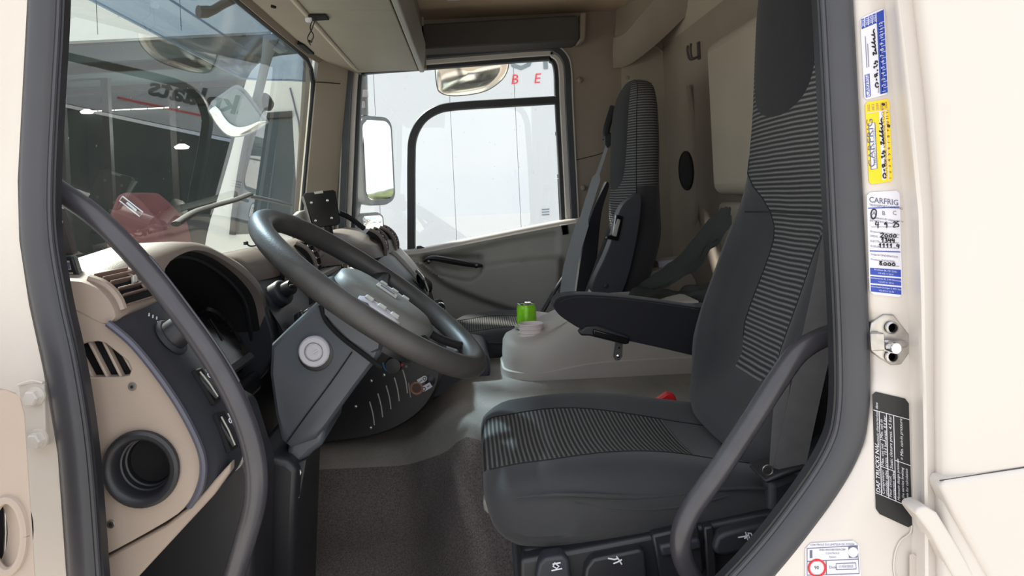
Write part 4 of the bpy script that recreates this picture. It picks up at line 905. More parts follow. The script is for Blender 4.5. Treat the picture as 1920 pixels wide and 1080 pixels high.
MB().ring(W(826,578,2.38), (-.3,1,-.2), .016, .003, 18, 6).build('knob_ring', m_chrome, da)
# ---- lower centre unit with slots, sockets and labels
nose = [(540,600),(700,600),(800,640),(828,668),(830,700),(818,735),(792,770),(745,802),(690,820),(620,829),(540,829)]
NP = cv(nose + [nose[0]], 1.80, 3)[:-1]; nc = sum(NP, Vector())/len(NP)
lc = MB().loft([[V(nc.x+(p.x-nc.x)*k, p.y+dy, nc.z+(p.z-nc.z)*k) for p in NP] for k, dy in ((.93,-.012),(1,.006),(1.0,.25),(.95,.26))]).build('lower_centre_unit', m_black, da, ang=50)
for k in range(5):
    x, y = 694+15.5*k, 775-15*k
    MB().tube(cv([(x-1,y-22),(x+5,y),(x+8,y+22)], 1.787, 4), .0016, 6).build('slot_rib', m_lgrey, lc)
MB().tube(cv([(766,718),(768,733),(770,745)], 1.787, 4), .0013, 6).build('slot_rib', m_greyp, lc)
so = MB().ring(W(781,728,1.786), (0,1,0), .0135, .0030, 22, 8).build('power_socket', mat('socket_ring', K(150,110,92), .4), lc)
MB().lathe([(0,-.001),(.0115,-.001),(.0115,.004)], W(781,728,1.786), (0,1,0), 18).build('socket_core', mat('socket_core', K(70,38,26), .5), so)
def tagp(c0, c1, w_):
    a, b = W(*c0, 1.785), W(*c1, 1.785); ex = (b-a).normalized(); n_ = ex.cross(V(0,1,0)); h = w_
    lp = [a - n_*h, b - n_*h] + [b + (ex*cos(q) + n_*sin(q))*h for q in (-.8,-.3,.3,.8)] + [b + n_*h, a + n_*h]
    m_ = MB().prism(lp, (0,.003,0)).build('socket_label', m_paper, lc)
    MB().ring(b + V(0,-.0008,0), (0,1,0), h*.55, .0009, 12, 5).build('label_symbol', m_pblack, m_)
    MB().tube([a + ex*.004 + V(0,-.0008,0), a + ex*.011 + V(0,-.0008,0)], .0011, 5).build('label_symbol', m_pgrey, m_)
tagp((784,717),(796,710), .0065); tagp((808,721),(795,729), .0065)
MB().lathe([(0,-.004),(.012,-.003),(.016,.0),(.017,.006)], W(806,713,1.79), (0,1,0), 18).build('socket_cap', m_black, lc)
MB().tube(cv([(718,680),(722,692),(731,699)], 1.786, 4), .0016, 6).build('dial_arc', mat('blue_arc', K(60,130,190), .5), lc)
MB().lathe([(0,-.016),(.018,-.015),(.021,.0)], W(738,684,1.79), (0,1,0), 20).build('heater_dial', m_black, lc)
for x, y, mm in ((729,690,m_paper),(753,684,m_red),(762,687,m_pad2),(720,703,m_steel),(667,762,m_steel),(695,802,m_steel),(818,688,m_steel),(790,679,m_paper),(798,676,m_paper),(696,714,m_steel)):
    MB().lathe([(0,-.004),(.0035,-.003),(.0045,.004)], W(x, y, 1.786), (0,1,0), 10).build('screw' if mm is m_steel else 'indicator', mm, lc)
gc = [(800,662),(870,658),(908,664),(919,682),(918,706),(902,726),(870,738),(835,742),(800,745)]
MB().prism(cv(gc + [gc[0]], 2.0, 3)[:-1], (0,.26,0)).build('shift_console', m_navy, da, bevel=(.012,3))
# small dark passenger footwell filler
MB().bb((-.34, D(2.30), EZ-.70), (-.15, D(2.85), EZ-.44)).build('under_dash', m_black, da, bevel=(.02,2))
# ================================================================== LOOSE AND FITTED THINGS
gh = thing('grab_handle', W(436,1090,.9), 'long curved black grab handle bowing past the dashboard end', 'handle')
gp_ = curve([W(60,318,.935), W(108,356,.93), W(180,407,.925), W(262,490,.918), W(342,592,.912), W(410,690,.908), W(455,780,.905), W(478,862,.905), W(479,935,.908), W(460,1010,.915), W(436,1090,.925), W(420,1160,.935)], 8)
MB().tube(gp_, .0135, 14).build('handle_tube', m_hand, gh, ang=80)
MB().tube([gp_[i] + V(.0135,-.003,.006) for i in range(24, 44)], .0016, 6).build('handle_seam', m_seal, gh)
MB().lathe([(.020,.0),(.018,.02),(.013,.03)], gp_[0], (gp_[3]-gp_[0]), 14).build('mount', m_black, gh)
eb = thing('entry_rail', W(1290,1090,.95), 'thick black tubular entry rail curving in front of the driver cushion', 'handle')
MB().tube(curve([W(1640,618,.985), W(1590,622,.965), W(1545,632,.952), W(1498,660,.945), W(1460,710,.94), W(1405,795,.935), W(1345,885,.93), W(1296,955,.93), W(1277,1005,.932), W(1282,1052,.94), W(1310,1100,.95), W(1350,1140,.96)], 8), .0132, 14).build('rail_tube', m_hand, eb, ang=80)
# overhead shelf
oh = thing('overhead_shelf', V(-.29, 1.2, EZ+.49), 'grey overhead storage shelf above the windscreen with loose wires', 'shelf')
d_end = 2.86
def shp(y0, y1, name):
    r = [[V(-.412, y, EZ+.512), V(-.40, y, EZ+.503), V(-.172, y, EZ+.494), V(-.172, y, EZ+.510), V(-.412, y, EZ+.53)] for y in (y0, y1)]
    return MB().loft(r).build(name, m_shelf, oh, bevel=(.003,2))
bp_ = shp(D(1.935), D(d_end), 'bottom_panel'); shp(D(.92), D(1.93), 'bottom_panel')
MB().loft([[V(-.168,y,EZ+.488), V(-.150,y,EZ+.488), V(-.138,y,EZ+.60), V(-.150,y,EZ+.60)] for y in (D(.92), D(d_end+.01))]).build('rear_lip', m_greyp, oh, bevel=(.004,2))
MB().loft([[V(-.176,y,EZ+.500), V(-.168,y,EZ+.500), V(-.168,y,EZ+.56), V(-.176,y,EZ+.56)] for y in (D(.92), D(d_end))]).build('lip_gap', m_void, oh)
MB().bb((-.41, D(d_end), EZ+.50), (-.14, D(d_end)+.02, EZ+.70)).build('shelf_end', m_shelf, oh, bevel=(.004,2))
MB().loft([[V(-.430,y,EZ+.520), V(-.405,y,EZ+.498), V(-.396,y,EZ+.500), V(-.40,y,EZ+.53)] for y in (D(.92), D(d_end-.02))]).build('front_trim', m_wall2, oh, bevel=(.003,2))
MB().bb((-.43, D(.92), EZ+.53), (-.15, D(d_end), EZ+.70)).build('shelf_body', m_shelf, oh)
hole = W(597,21,1.97); hz = EZ+.497
hx = W(597,21,1.99)
MB().box(V(hx.x, D(1.99), EZ+.4995), (.045,.055,.006)).build('wire_hole', m_void, bp_)
for k in range(2): MB().tube(curve([V(hx.x-.01, D(1.98)+.02*k, EZ+.50), V(hx.x-.022, D(1.98)+.02*k, EZ+.47), V(hx.x-.012-.02*k, D(1.97)+.02*k, EZ+.445), V(hx.x-.025, D(1.97)+.02*k, EZ+.425)], 6), .0016, 6).build('wire', m_black, oh)
MB().box(V(hx.x-.025, D(1.985), EZ+.492), (.018,.016,.012)).build('wire_plug', m_paper, oh, bevel=(.002,1))
# phone bracket on the dash
ph = thing('phone_bracket', W(606,430,2.02), 'black square mounting plate with four screws standing on the dashboard', 'bracket')
pq = [(568,368),(572,362),(625,356),(630,360),(638,416),(634,422),(590,428),(584,424)]
pp = MB().prism(pl(pq, 2.0), (-.004,.014,0)).build('plate', m_blackgl, ph, bevel=(.002,2))
for x, y in ((584,380),(614,376),(592,414),(622,409)): MB().lathe([(0,-.003),(.0035,-.002),(.004,.002)], W(x, y, 1.999), (0,1,0), 10).build('screw', m_steel, pp)
MB().prism(pl([(564,368),(569,368),(588,424),(584,424)], 2.0), (0,.02,0)).build('plate_edge', m_greyp, ph)
MB().prism(pl([(588,360),(605,357),(606,362),(590,364)], 1.998), (0,.004,0)).build('clip', m_lgrey, ph)
MB().tube(curve([W(612,418,2.015), W(616,432,2.02), W(618,446,2.03)], 4), .012, 10).build('arm', m_black, ph)
MB().tube(curve([W(634,398,2.03), W(655,408,2.06), W(682,428,2.10)], 5), .0075, 8).build('support_rod', m_black, ph)
MB().loft([[W(562+ (1-k)*8, 404, 2.2).lerp(W(580,404,2.2), 0) + V(.022*k*cos(q), .03*k*sin(q), h) for q in [2*pi*j/16 for j in range(16)]] for k, h in ((1.2,-.03),(1,.0),(.6,.012),(.1,.015))]).build('sensor_dome', m_greyp, ph, ang=60)
tb = thing('tachograph_display', W(115,520,.99), 'small black display unit with a pale screen by the windscreen corner', 'display')
tq = pl([(60,478),(134,480),(138,484),(149,519),(60,522)], .985)
MB().prism(tq, (-.01,.03,0)).build('case', m_black, tb, bevel=(.003,2))
tsn = MB().prism(pl([(84,489),(129,489),(133,506),(86,508)], .984), (0,.002,0)).build('screen', m_lgrey, tb)
for k in range(3):
    x = 94+14*k; MB().prism(pl([(x,492),(x+8,492),(x+9,504),(x+1,504)], .9835), (0,.001,0)).build('screen_icon', m_pgrey, tsn)
    MB().prism(pl([(101+13*k,511),(110+13*k,511),(110+13*k,514),(101+13*k,514)], .9835), (0,.002,0)).build('key', m_lgrey, tb)
pw = thing('sensor_box', W(115,480,1.04), 'tall dark sensor box stuck to the lower corner of the windscreen', 'box')
MB().prism(pl([(60,388),(112,388),(124,420),(140,478),(60,478)], 1.02), (-.01,.03,0)).build('case', m_curt, pw, bevel=(.003,2))
for x, y, w_, h in ((100,392,6,12),(108,414,9,4),(100,470,5,8)): MB().prism(pl([(x,y),(x+w_,y),(x+w_,y+h),(x,y+h)], 1.019), (0,.002,0)).build('label_mark', m_paper, pw)
wj = thing('dash_clip', W(475,462,1.85), 'small black wire clip lying on the dashboard top', 'clip')
MB().tube(curve([W(462,455,1.86), W(468,461,1.86), W(480,460,1.86), W(498,450,1.86)], 5), .0022, 6).build('wire', m_black, wj)
MB().lathe([(0,.006),(.006,.004),(.006,-.004)], W(461,456,1.86), (0,0,1), 10).build('clip_head', m_black, wj)
# ================================================================== STICKERS ON THE DOOR JAMB
class Sticker:
    def __init__(s, name, label, tl, tr, br, bl, d, m, r=.06):
        s.c = [W(*p, d) for p in (tl, tr, br, bl)]; s.d = d
        s.t = thing(name, (s.c[2]+s.c[3])/2, label, 'sticker')
        pts = []
        for (u, v), (du, dv) in (((0,1),(1,-1)),((1,1),(-1,-1)),((1,0),(-1,1)),((0,0),(1,1))):
            k = .10; kv = k*(s.c[1]-s.c[0]).length/(s.c[3]-s.c[0]).length
            a, b = (u, v+dv*kv), (u+du*k, v)
            pts += [a, b] if (u, v) in ((0,1),(1,0)) else [b, a]
        s.base = MB().prism([s.P(*p) for p in pts], (0,.0008,0)).build('backing', m, s.t)
    def P(s, u, v, h=0): return s.c[3].lerp(s.c[2], u).lerp(s.c[0].lerp(s.c[1], u), v) + V(0,-h,0)
    def ax(s): return (s.c[2]-s.c[3]).normalized(), (s.c[0]-s.c[3]).normalized()
    def w(s): return (s.c[2]-s.c[3]).length
    def h(s): return (s.c[0]-s.c[3]).length
    def patch(s, u0, v0, u1, v1, m, name='print_block', h=.0002):
        return MB().prism([s.P(u0,v0,h), s.P(u1,v0,h), s.P(u1,v1,h), s.P(u0,v1,h)], (0,.0001,0)).build(name, m, s.t)
    def line(s, pts, m, r=.0004, name='printed_line', h=.0004): return MB().tube([s.P(*p, h) for p in pts], r, 5).build(name, m, s.t)
    def txt(s, st_, size, u, v, m, vert=False, align='LEFT', sx=1, h=.0004, wt=0.0):
        r_, u_ = s.ax(); return text(st_, size, s.P(u, v), u_ if vert else r_, -r_ if vert else u_, m, s.t, align=align, sx=sx, lift=h, wt=wt)
    def pen(s, strokes, m=None, r=.0007): 
        for k in strokes: MB().tube(curve([s.P(*p, .0006) for p in k], 5), r, 5).build('pen_stroke', m_ink, s.t)
DJ = .8664
s1 = Sticker('inspection_sticker', 'blue and white inspection sticker with handwriting, topmost on the door jamb', (1613,34), (1658,14), (1666,176), (1621,188), DJ, m_paper)
s1.patch(.66,.02,.97,.98, m_blue); s1.patch(.03,.86,.66,.98, m_blue)
for k in range(12): s1.txt(str(k+1), .0060, .88, .03+.069*k, m_paper, True); s1.line([(.80,.085+.069*k),(.97,.085+.069*k)], m_paper, .0003)
for k in range(4): s1.line([(.16+.16*k,.87),(.16+.16*k,.98)], m_paper, .0004); 
for k in range(4): s1.txt(str(2022+k), .0042, .14+.16*k, .88, m_paper, True)
s1.patch(.74,.02,.765,.86, m_paper)
s1.line([(.07,.03),(.07,.30),(.24,.30),(.24,.03),(.07,.03)], m_blue); s1.txt('CARFRIG', .0062, .21, .04, m_blue, True)
for k in range(2): s1.line([(.16+.08*k,.38),(.16+.08*k,.76-.1*k)], m_pgrey, .0003)
def sign(s, u, v0, k, flip=1):
    A = lambda pts: [(u + (b*.10)*1.0, v0 + a*k) for a, b in pts]
    s.pen([A([(0,1),(-.02,0.2),(.06,-.3),(.13,.1),(.12,.6),(.06,.9)][::-1]), A([(.20,.3),(.27,.2)]), A([(.36,.8),(.42,-.3),(.33,-.2),(.36,.5),(.42,.3),(.43,1.0)]), A([(.50,.8),(.55,.9)]),
           A([(.62,-.3),(.68,-.5),(.66,.4),(.72,.9)]), A([(.78,-.5),(.76,.1),(.84,.2),(.82,.9),(.77,.9)]),
           A([(1.05,-.4),(1.15,-.5),(1.06,.7),(1.16,.6),(1.22,0),(1.18,.5),(1.28,.4),(1.36,-.9),(1.32,.4),(1.42,.2),(1.5,-1.0),(1.46,.4),(1.54,.1),(1.60,-.2),(1.58,.4),(1.68,.3),(1.74,-.8),(1.72,.4),(1.82,.0),(1.9,.4)])])
sign(s1, .50, .12, .36)
s1.txt('datum', .0032, .62, .04, m_pgrey, True)
s2 = Sticker('inspection_sticker', 'yellow inspection sticker with a white name box, below the blue one on the jamb', (1622,192), (1667,185), (1674,340), (1630,346), DJ, m_yel)
s2.patch(.10,.18,.36,.74, m_paper); s2.line([(.10,.18),(.10,.74),(.36,.74),(.36,.18),(.10,.18)], m_pgrey); s2.txt('CARFRIG', .0105, .27, .20, m_pgrey, True, sx=1.35); s2.txt('TRANSPORTCOOLING', .0035, .335, .22, m_pgrey, True, sx=1.2)
s2.patch(.55,.03,.70,.86, m_paper); sign(s2, .62, .06, .38)
s2.txt('VOLGENDE KEURING VOOR', .0048, .78, .06, m_pgrey, True, sx=1.3)
for k in range(12): s2.txt(str(k+1), .0052, .94, .03+.072*k, m_pblack, True)
for k in range(5): s2.txt(str(2022+k), .0040, .18+.18*k, .885, m_pgrey, True)
s2.line([(.03,.865),(.97,.865)], m_paper, .0005); s2.line([(.82,.02),(.82,.86)], m_paper, .0004)
s2.pen([[(.90,.66),(.93,.68),(.90,.67)], [(.72,.93),(.75,.95),(.72,.94)]], r=.0016)
s3 = Sticker('service_sticker', 'white service sticker with filled-in form lines and a blue address foot', (1625,361), (1687,357), (1692,558), (1631,551), DJ, m_paper)
s3.txt('CARFRIG', .0092, .06, .905, m_pgrey, sx=.93, wt=.01); s3.txt('TRANSPORTCOOLING', .0039, .06, .868, m_pgrey, sx=.98)
s3.line([(.03,.845),(.97,.845)], m_blue, .0006)
s3.txt('A', .0070, .14, .775, m_pgrey); s3.txt('B', .0070, .44, .775, m_pgrey); s3.txt('C', .0070, .76, .775, m_pgrey)
s3.pen([[(.10,.79),(.16,.83),(.26,.82),(.24,.76),(.14,.74),(.10,.79)]])
for v, st_ in ((.745,'ONDERHOUD uitgevoerd op'),(.715,'ENTRETIEN effectue le'),(.61,'Draaiuren-heures de fonct'),(.565,'DIESEL'),(.515,'ELECTR'),(.465,'KOELEN'),(.385,'Volgend ONDERHOUD'),(.335,'Prochain ENTRETIEN')): s3.txt(st_, .0032, .06, v, m_pgrey)
for v in (.66,.56,.51,.46,.29): s3.line([(.35 if v < .6 else .10,v),(.92,v)], m_pgrey, .00025)
s3.line([(.04,.425),(.96,.425)], m_blue, .0006)
def digs(s, st_, u, v, w_, h_):
    G = {'1':[[(.2,.6),(.6,1),(.5,0)]], '2':[[(.1,.8),(.5,1),(.8,.7),(.1,0),(.9,0)]], '3':[[(.1,.95),(.7,.9),(.4,.55),(.8,.3),(.4,0),(.1,.1)]], '4':[[(.3,1),(.1,.45),(.8,.5)],[(.7,.9),(.6,-.1)]], '5':[[(.8,1),(.3,1),(.2,.55),(.7,.5),(.7,.1),(.1,0)]], '8':[[(.7,.9),(.2,.8),(.7,.3),(.4,0),(.2,.3),(.7,.9)]], '0':[[(.5,.7),(.1,.35),(.5,0),(.8,.35),(.5,.7)]], '9':[[(.7,.7),(.4,.95),(.2,.65),(.7,.65),(.6,0)]], '.':[[(.4,.02),(.5,.05)]], '-':[[(.1,.45),(.8,.5)]]}
    s.pen([[(u + (i+a)*w_, v + b*h_) for a, b in k] for i, ch in enumerate(st_) for k in G.get(ch, [])], r=.0006)
digs(s3, '4', .22,.655,.14,.06); digs(s3, '9', .48,.65,.14,.055); digs(s3, '25', .76,.66,.10,.05)
digs(s3, '2000', .36,.562,.13,.04); digs(s3, '1344', .38,.512,.11,.04); digs(s3, '1111.4', .30,.462,.11,.038); digs(s3, '8000', .30,.292,.13,.04)
for k in range(3):
    v0 = .025+.083*k; s3.patch(.03,v0,.97,v0+.068, m_blue)
    s3.txt(('Industriepark Drongen 6, 9031 Gent','Kruisschansstraat 42, 2100 Wommelgem','Breekbaan 98, 1731 Zellik')[k], .0025, .5, v0+.043, m_paper, align='CENTER'); s3.txt('+32 475 11 22 54', .0025, .5, v0+.012, m_paper, align='CENTER')
s4 = Sticker('data_plate', 'black data plate sticker with white sideways lettering below the striker', (1636,733), (1704,749), (1710,992), (1643,961), DJ, m_pblack)
for pts in ([(.0,.845),(1,.845)], [(.0,.165),(1,.165)], [(.16,.165),(.16,.845)], [(.36,.165),(.36,.845)], [(.56,.165),(.56,.845)], [(.56,.49),(1,.49)], [(.16,.40),(.56,.40)], [(.16,.62),(.36,.62)]): s4.line(pts, m_paper, .0004)
s4.txt('DAF TRUCKS N.V.', .0072, .125, .175, m_paper, True, wt=.01)
for u, v, st_, z in ((.13,.53,'Pneumatic characteristic data',.0046),(.25,.18,'Compressor/',.0052),(.345,.18,'unloader valve',.0050),(.25,.41,'Max. cut out',.0050),(.345,.41,'press. 10,6 bar',.0050),(.25,.63,'Min. cut in',.0052),(.345,.63,'press. 8,6 bar',.0050),(.45,.18,'Four circuit',.0052),(.545,.18,'protection valve',.0048),(.50,.41,'Static closure press. 4,5 bar',.0055),(.68,.18,'Minimum design pressure',.0047),(.80,.18,'in the service braking',.0047),(.92,.18,'system for calculation',.0047),(.80,.51,'= Min. cut-in pressure',.0054)): s4.txt(st_, z, u, v, m_paper, True)
s5 = Sticker('vehicle_check_sticker', 'pale vehicle check form sticker with a red ring, low on the jamb', (1510,1019), (1610,1013), (1616,1110), (1510,1112), DJ, m_paper)
s5.txt("CONTROLE DU LIMITEUR DE VITESSE", .0034, .5, .93, m_pgrey, align='CENTER', sx=.9); s5.line([(.03,.90),(.97,.90),(.97,.36),(.03,.36),(.03,.90)], m_pgrey); s5.line([(.03,.64),(.97,.64)], m_pgrey); s5.line([(.38,.36),(.38,.64)], m_pgrey)
for k, st_ in enumerate(('SNELHEIDSBEGRENZER','CONTROLE','Datum')): s5.txt(st_, .0030, .5, .83-.07*k, m_pgrey, align='CENTER')
MB().ring(s5.P(.21,.50,.0005), (0,1,0), .0095, .0012, 28, 6).build('red_ring', m_red, s5.t); s5.txt('90', .0056, .16, .475, m_pblack)
s5.txt('Date', .0045, .43, .48, m_pgrey); s5.line([(.56,.45),(.92,.45),(.92,.57),(.56,.57),(.56,.45)], m_pgrey); s5.txt('11/03/2025', .0038, .60, .49, m_pgrey)
s5.patch(.80,.67,.96,.89, m_pgrey); MB().lathe([(0,-.0004),(.0058,-.0004),(.0058,0)], s5.P(.88,.78,.0004), (0,1,0), 20).build('seal_print', m_paper, s5.t); s5.patch(.08,.70,.13,.86, m_pgrey)
s5.txt('NE PAS ENLEVER - NIET VERWIJDEREN', .0028, .5, .29, m_pgrey, align='CENTER')
s6 = Sticker('worn_sticker', 'worn peeling grey sticker remnant at the foot of the jamb', (1706,1035), (1760,1068), (1790,1130), (1706,1130), .8655 - .004, m_cream_dirty)
# ---- striker
sk_ = thing('door_striker', W(1668,640,.872), 'octagonal steel door striker plate with a round pin', 'striker')
oc = pl([(1629,628),(1633,606),(1658,590),(1676,590),(1706,628),(1707,660),(1690,684),(1672,685),(1650,672),(1630,655)], .870)
MB().prism(oc, (0,.008,0)).build('striker_plate', m_steel, sk_, bevel=(.0015,2))
MB().box(W(1642,640,.864), (.016,.010,.020)).build('striker_block', m_steel, sk_, bevel=(.001,1))
pn_ = curve([W(1655,648,.866), W(1672,648,.852), W(1690,645,.860), W(1694,644,.872)], 4)
MB().lathe([(0,-.018),(.006,-.0175),(.0068,-.015),(.0068,.0)], W(1662,648,.868), (-.1,1,0), 18).build('striker_pin', m_chrome, sk_)
MB().tube([W(1668,648,.855), W(1692,645,.857), W(1694,645,.872)], .0048, 10).build('striker_bar', m_steel, sk_)
for x, y in ((1671,614),(1671,668)):
    b = MB().lathe([(.0075,.0),(.0075,-.003),(.0055,-.004),(.0045,.0)], W(x, y, .869), (0,1,0), 16).build('bolt', m_steel, sk_)
    MB().lathe([(0,-.002),(.003,-.002)], W(x, y, .869), (0,1,0), 6).build('bolt_socket', m_void, b)
# ================================================================== OUTSIDE
m_conc = mat('concrete_yard', K(178, 174, 166), .9, var=.12, vscale=.4, bump=.3, bscale=20)
m_trail = mat('trailer_panel', K(208, 210, 213), .45, var=.02, vscale=1)
m_tgrey = mat('grey_lettering', K(120, 132, 140), .6)
m_tred = mat('red_lettering', K(226, 60, 76), .6)
m_hang = mat('hangar_steel', K(84, 94, 95), .8, var=.15, vscale=.6)
m_sky = mat('skylight', (1.0, .94, .80), .5, emit=2.2)
m_tyre = mat('tyre', K(34, 34, 36), .85)
m_dw2 = mat('grey_lens', K(128,140,138), .25, var=.1, vscale=8)
m_dw = mat('dark_glass', K(52, 62, 66), .12, var=.2, vscale=.8)
GZ = -1.25
MB().bb((-80, -80, GZ-.1), (220, 90, GZ)).build('ground', m_conc, kind='structure')
# white trailer alongside
DT = 6.2
tl_ = thing('semi_trailer', V(-.4, D(DT), GZ), 'tall white panelled trailer side standing beyond the passenger door', 'trailer')
seams = [W(x, 300, DT).x for x in (580, 708, 849, 971, 1040)]
xs_ = [seams[0]] + seams[1:4] + [.74]
for i in range(4):
    MB().bb((xs_[i]+.002, D(DT), EZ-1.0), (xs_[i+1]-.002, D(DT)+2.3, EZ+2.2)).build('side_panel', m_trail, tl_)
for x in xs_[1:-1]: MB().bb((x-.004, D(DT)+.006, EZ-1.0), (x+.004, D(DT)+.02, EZ+2.2)).build('panel_seam', m_pgrey, tl_)
MB().bb((xs_[0], D(DT)+.1, EZ-1.2), (.74, D(DT)+2.2, EZ-1.0)).build('chassis', m_black, tl_)
for k in range(2):
    for y in (.1, 2.0): MB().lathe([(.3,-.15),(.5,-.13),(.5,.13),(.3,.15)], V(-.5+.8*k, D(DT)+.2+y, GZ+.5), (0,1,0), 24).build('wheel', m_tyre, tl_)
tx = lambda st_, sz, px, py, m, sh=0, wt=0: text(st_, sz, W(px, py, DT-.002), (1,0,-.0), (0,0,1), m, tl_, shear=sh, lift=.003, wt=wt)
tx('O', .27, 952, 131, m_tgrey, wt=.02); tx('N', .27, 1016, 129, m_tgrey, wt=.02)
tx('B', .115, 957, 158, m_tred, .2); tx('E', .115, 1000, 156, m_tred, .2)
MB().prism(pl([(959,322),(965,322),(965,333),(959,333)], DT-.004), (0,.003,0)).build('marker', m_paper, tl_)
for k in range(3): MB().prism(pl([(1016,392+5*k),(1030,391+5*k),(1030,393+5*k),(1016,394+5*k)], DT-.004), (0,.003,0)).build('notice', m_tgrey, tl_)
# box lorry with the lettering that the windscreen mirrors
bl_ = thing('box_lorry', V(2.6, D(9.6), GZ), 'white box lorry lettered Truckplaats parked behind the white trailer', 'lorry')
MB().bb((.80, D(8.8), EZ+.22), (4.6, D(11.2), EZ+2.4)).build('box_body', m_trail, bl_)
MB().bb((.80, D(8.9), EZ-.9), (4.6, D(11.1), EZ+.17)).build('chassis', m_tyre, bl_)
for x in (1.4, 3.8): MB().lathe([(.3,-.15),(.5,-.13),(.5,.13),(.3,.15)], V(x, D(9.0), GZ+.5), (0,1,0), 24).build('wheel', m_tyre, bl_)
text('Truckplaats', .31, V(1.02, D(8.8), EZ+.50), (1,0,.02), (-.02,0,1), mat('lorry_lettering', K(40,48,52), .6), bl_, lift=.004, wt=.025)
MB().bb((1.9, D(8.792), EZ+.40), (2.75, D(8.8), EZ+.425)).build('red_stripe', m_tred, bl_)
# white tractor cab ahead of the trailer
tc_ = thing('tractor_cab', V(-2.0, D(7.6), GZ), 'white tractor cab with dark side window beyond the windscreen', 'truck')
oc_ = cv([(572,100),(500,110),(462,150),(446,230),(436,275),(412,360),(388,440),(376,560),(372,900),(572,900)], 6.6, 3)
hc_ = pl([(548,214),(478,222),(466,250),(452,320),(440,400),(436,440),(556,436),(555,340),(551,270)], 6.6)
MB().plate(oc_, [hc_], (0,.06,0)).build('cab_side', m_white, tc_, ang=30)
MB().prism(pl([(548,214),(478,222),(466,250),(452,320),(440,400),(436,440),(556,436),(555,340),(551,270)], 6.63), (0,.01,0)).build('side_window', m_dw, tc_)
MB().tube(cv([(548,214),(478,222),(466,250),(452,320),(440,400),(436,440)], 6.595), .03, 8).build('window_seal', m_black, tc_)
MB().tube(cv([(544,165),(554,205),(562,250),(566,400),(565,440)], 6.595), .008, 6).build('body_crease', m_pgrey, tc_)
fr1 = [p + V(0,.06,0) for p in cv([(462,150),(446,230),(436,275),(412,360),(388,440)], 6.6, 3)]
MB().grid([fr1, [p + V(-.12,1.0,0) for p in fr1], [p + V(0,2.0,0) for p in fr1]]).build('windscreen', m_dw, tc_)
MB().prism(oc_, (0,.02,0)).v and MB().plate([p + V(0,2.1,0) for p in oc_], [], (0,.04,0)).build('cab_side', m_white, tc_)
top_ = cv([(572,100),(500,110),(462,150)], 6.6, 3); MB().grid([top_, [p + V(0,2.1,0) for p in top_]]).build('roof', m_white, tc_)
MB().bb((-2.55, D(6.66), GZ+.5), (-1.4, D(8.7), EZ-.9)).build('bumper', m_black, tc_)
for y in (6.8, 8.5): MB().lathe([(.3,-.15),(.5,-.13),(.5,.13),(.3,.15)], V(-2.0, D(y), GZ+.5), (0,1,0), 24).build('wheel', m_tyre, tc_)
# hangar
hg_ = thing('hangar', V(-9, D(16), GZ), 'open fronted hangar with white upper cladding and dark interior', 'building')
DH = 16.0; zf = W(200, 75, DH).z
cx = [W(x, 60, DH).x for x in (-120, 30, 183, 340, 500, 660)]
for i in range(5): MB().bb((cx[i]+.01, D(DH), zf+.12), (cx[i+1]-.01, D(DH)+.15, zf+5)).build('cladding_panel', m_white, hg_)
MB().bb((cx[0], D(DH)-.05, zf), (cx[-1], D(DH)+.2, zf+.115)).build('fascia_trim', m_white, hg_)
MB().bb((cx[0]-6, D(DH)+.3, zf+1.0), (cx[-1]+2, D(34), zf+1.2)).build('roof', m_hang, hg_)
MB().bb((cx[0]-6, D(34), GZ), (cx[-1]+2, D(34.2), zf+1.2)).build('back_wall', m_hang, hg_)
MB().bb((cx[0]-6.2, D(DH), GZ), (cx[0]-6, D(34), zf+1.2)).build('end_wall', m_hang, hg_); MB().bb((cx[-1]+2, D(DH), GZ), (cx[-1]+2.2, D(34), zf+1.2)).build('end_wall', m_hang, hg_)
MB().bb((cx[0]-6, D(DH)+.1, zf+.2), (cx[0], D(DH)+.3, zf+5)).build('cladding_panel', m_white, hg_)
for k in range(9):
    a = W(60 + 31*k, 214 - 1.4*k, 33.8); b = W(88 + 31*k, 213 - 1.4*k, 33.8)
    MB().prism([a, b, b + V(.12,0,.28), a + V(.12,0,.28)], (0,.05,0)).build('skylight', m_sky, hg_)
for x in (545, 575): 
    a = W(x-12, 197, 33.8); MB().prism([a, a+V(.55,0,0), a+V(.6,0,.2), a+V(.05,0,.2)], (0,.05,0)).build('skylight', m_sky, hg_)
for x, y, d in ((163,211,28),(341,277,24)):
    MB().lathe([(0,-.05),(.20,-.03),(.24,.03),(.1,.12)], W(x, y, d), (0,0,1), 18).build('pendant_lamp', m_sky, hg_)
for k in range(4):
    ld = bpy.data.lights.new('hangar_lamp', 'POINT'); ld.energy = 90; ld.color = (.92,1,.97); ld.shadow_soft_size = .3
    lo_b = bpy.data.objects.new('hangar_lamp', ld); COL.objects.link(lo_b); lo_b.location = (cx[0] + 4.0*k, D(26), zf - .8)
for k in range(4): MB().bb((cx[0]-6, D(DH+3.5+4*k), zf+.75), (cx[-1]+2, D(DH+3.7+4*k), zf+1.0)).build('roof_beam', m_curt, hg_)
for k, x in enumerate((120, 205, 330)):
    p = W(x, 300, 24+2*k); MB().bb((p.x-.12, p.y-.12, GZ), (p.x+.12, p.y+.12, zf+1.0)).build('column', m_curt, hg_)
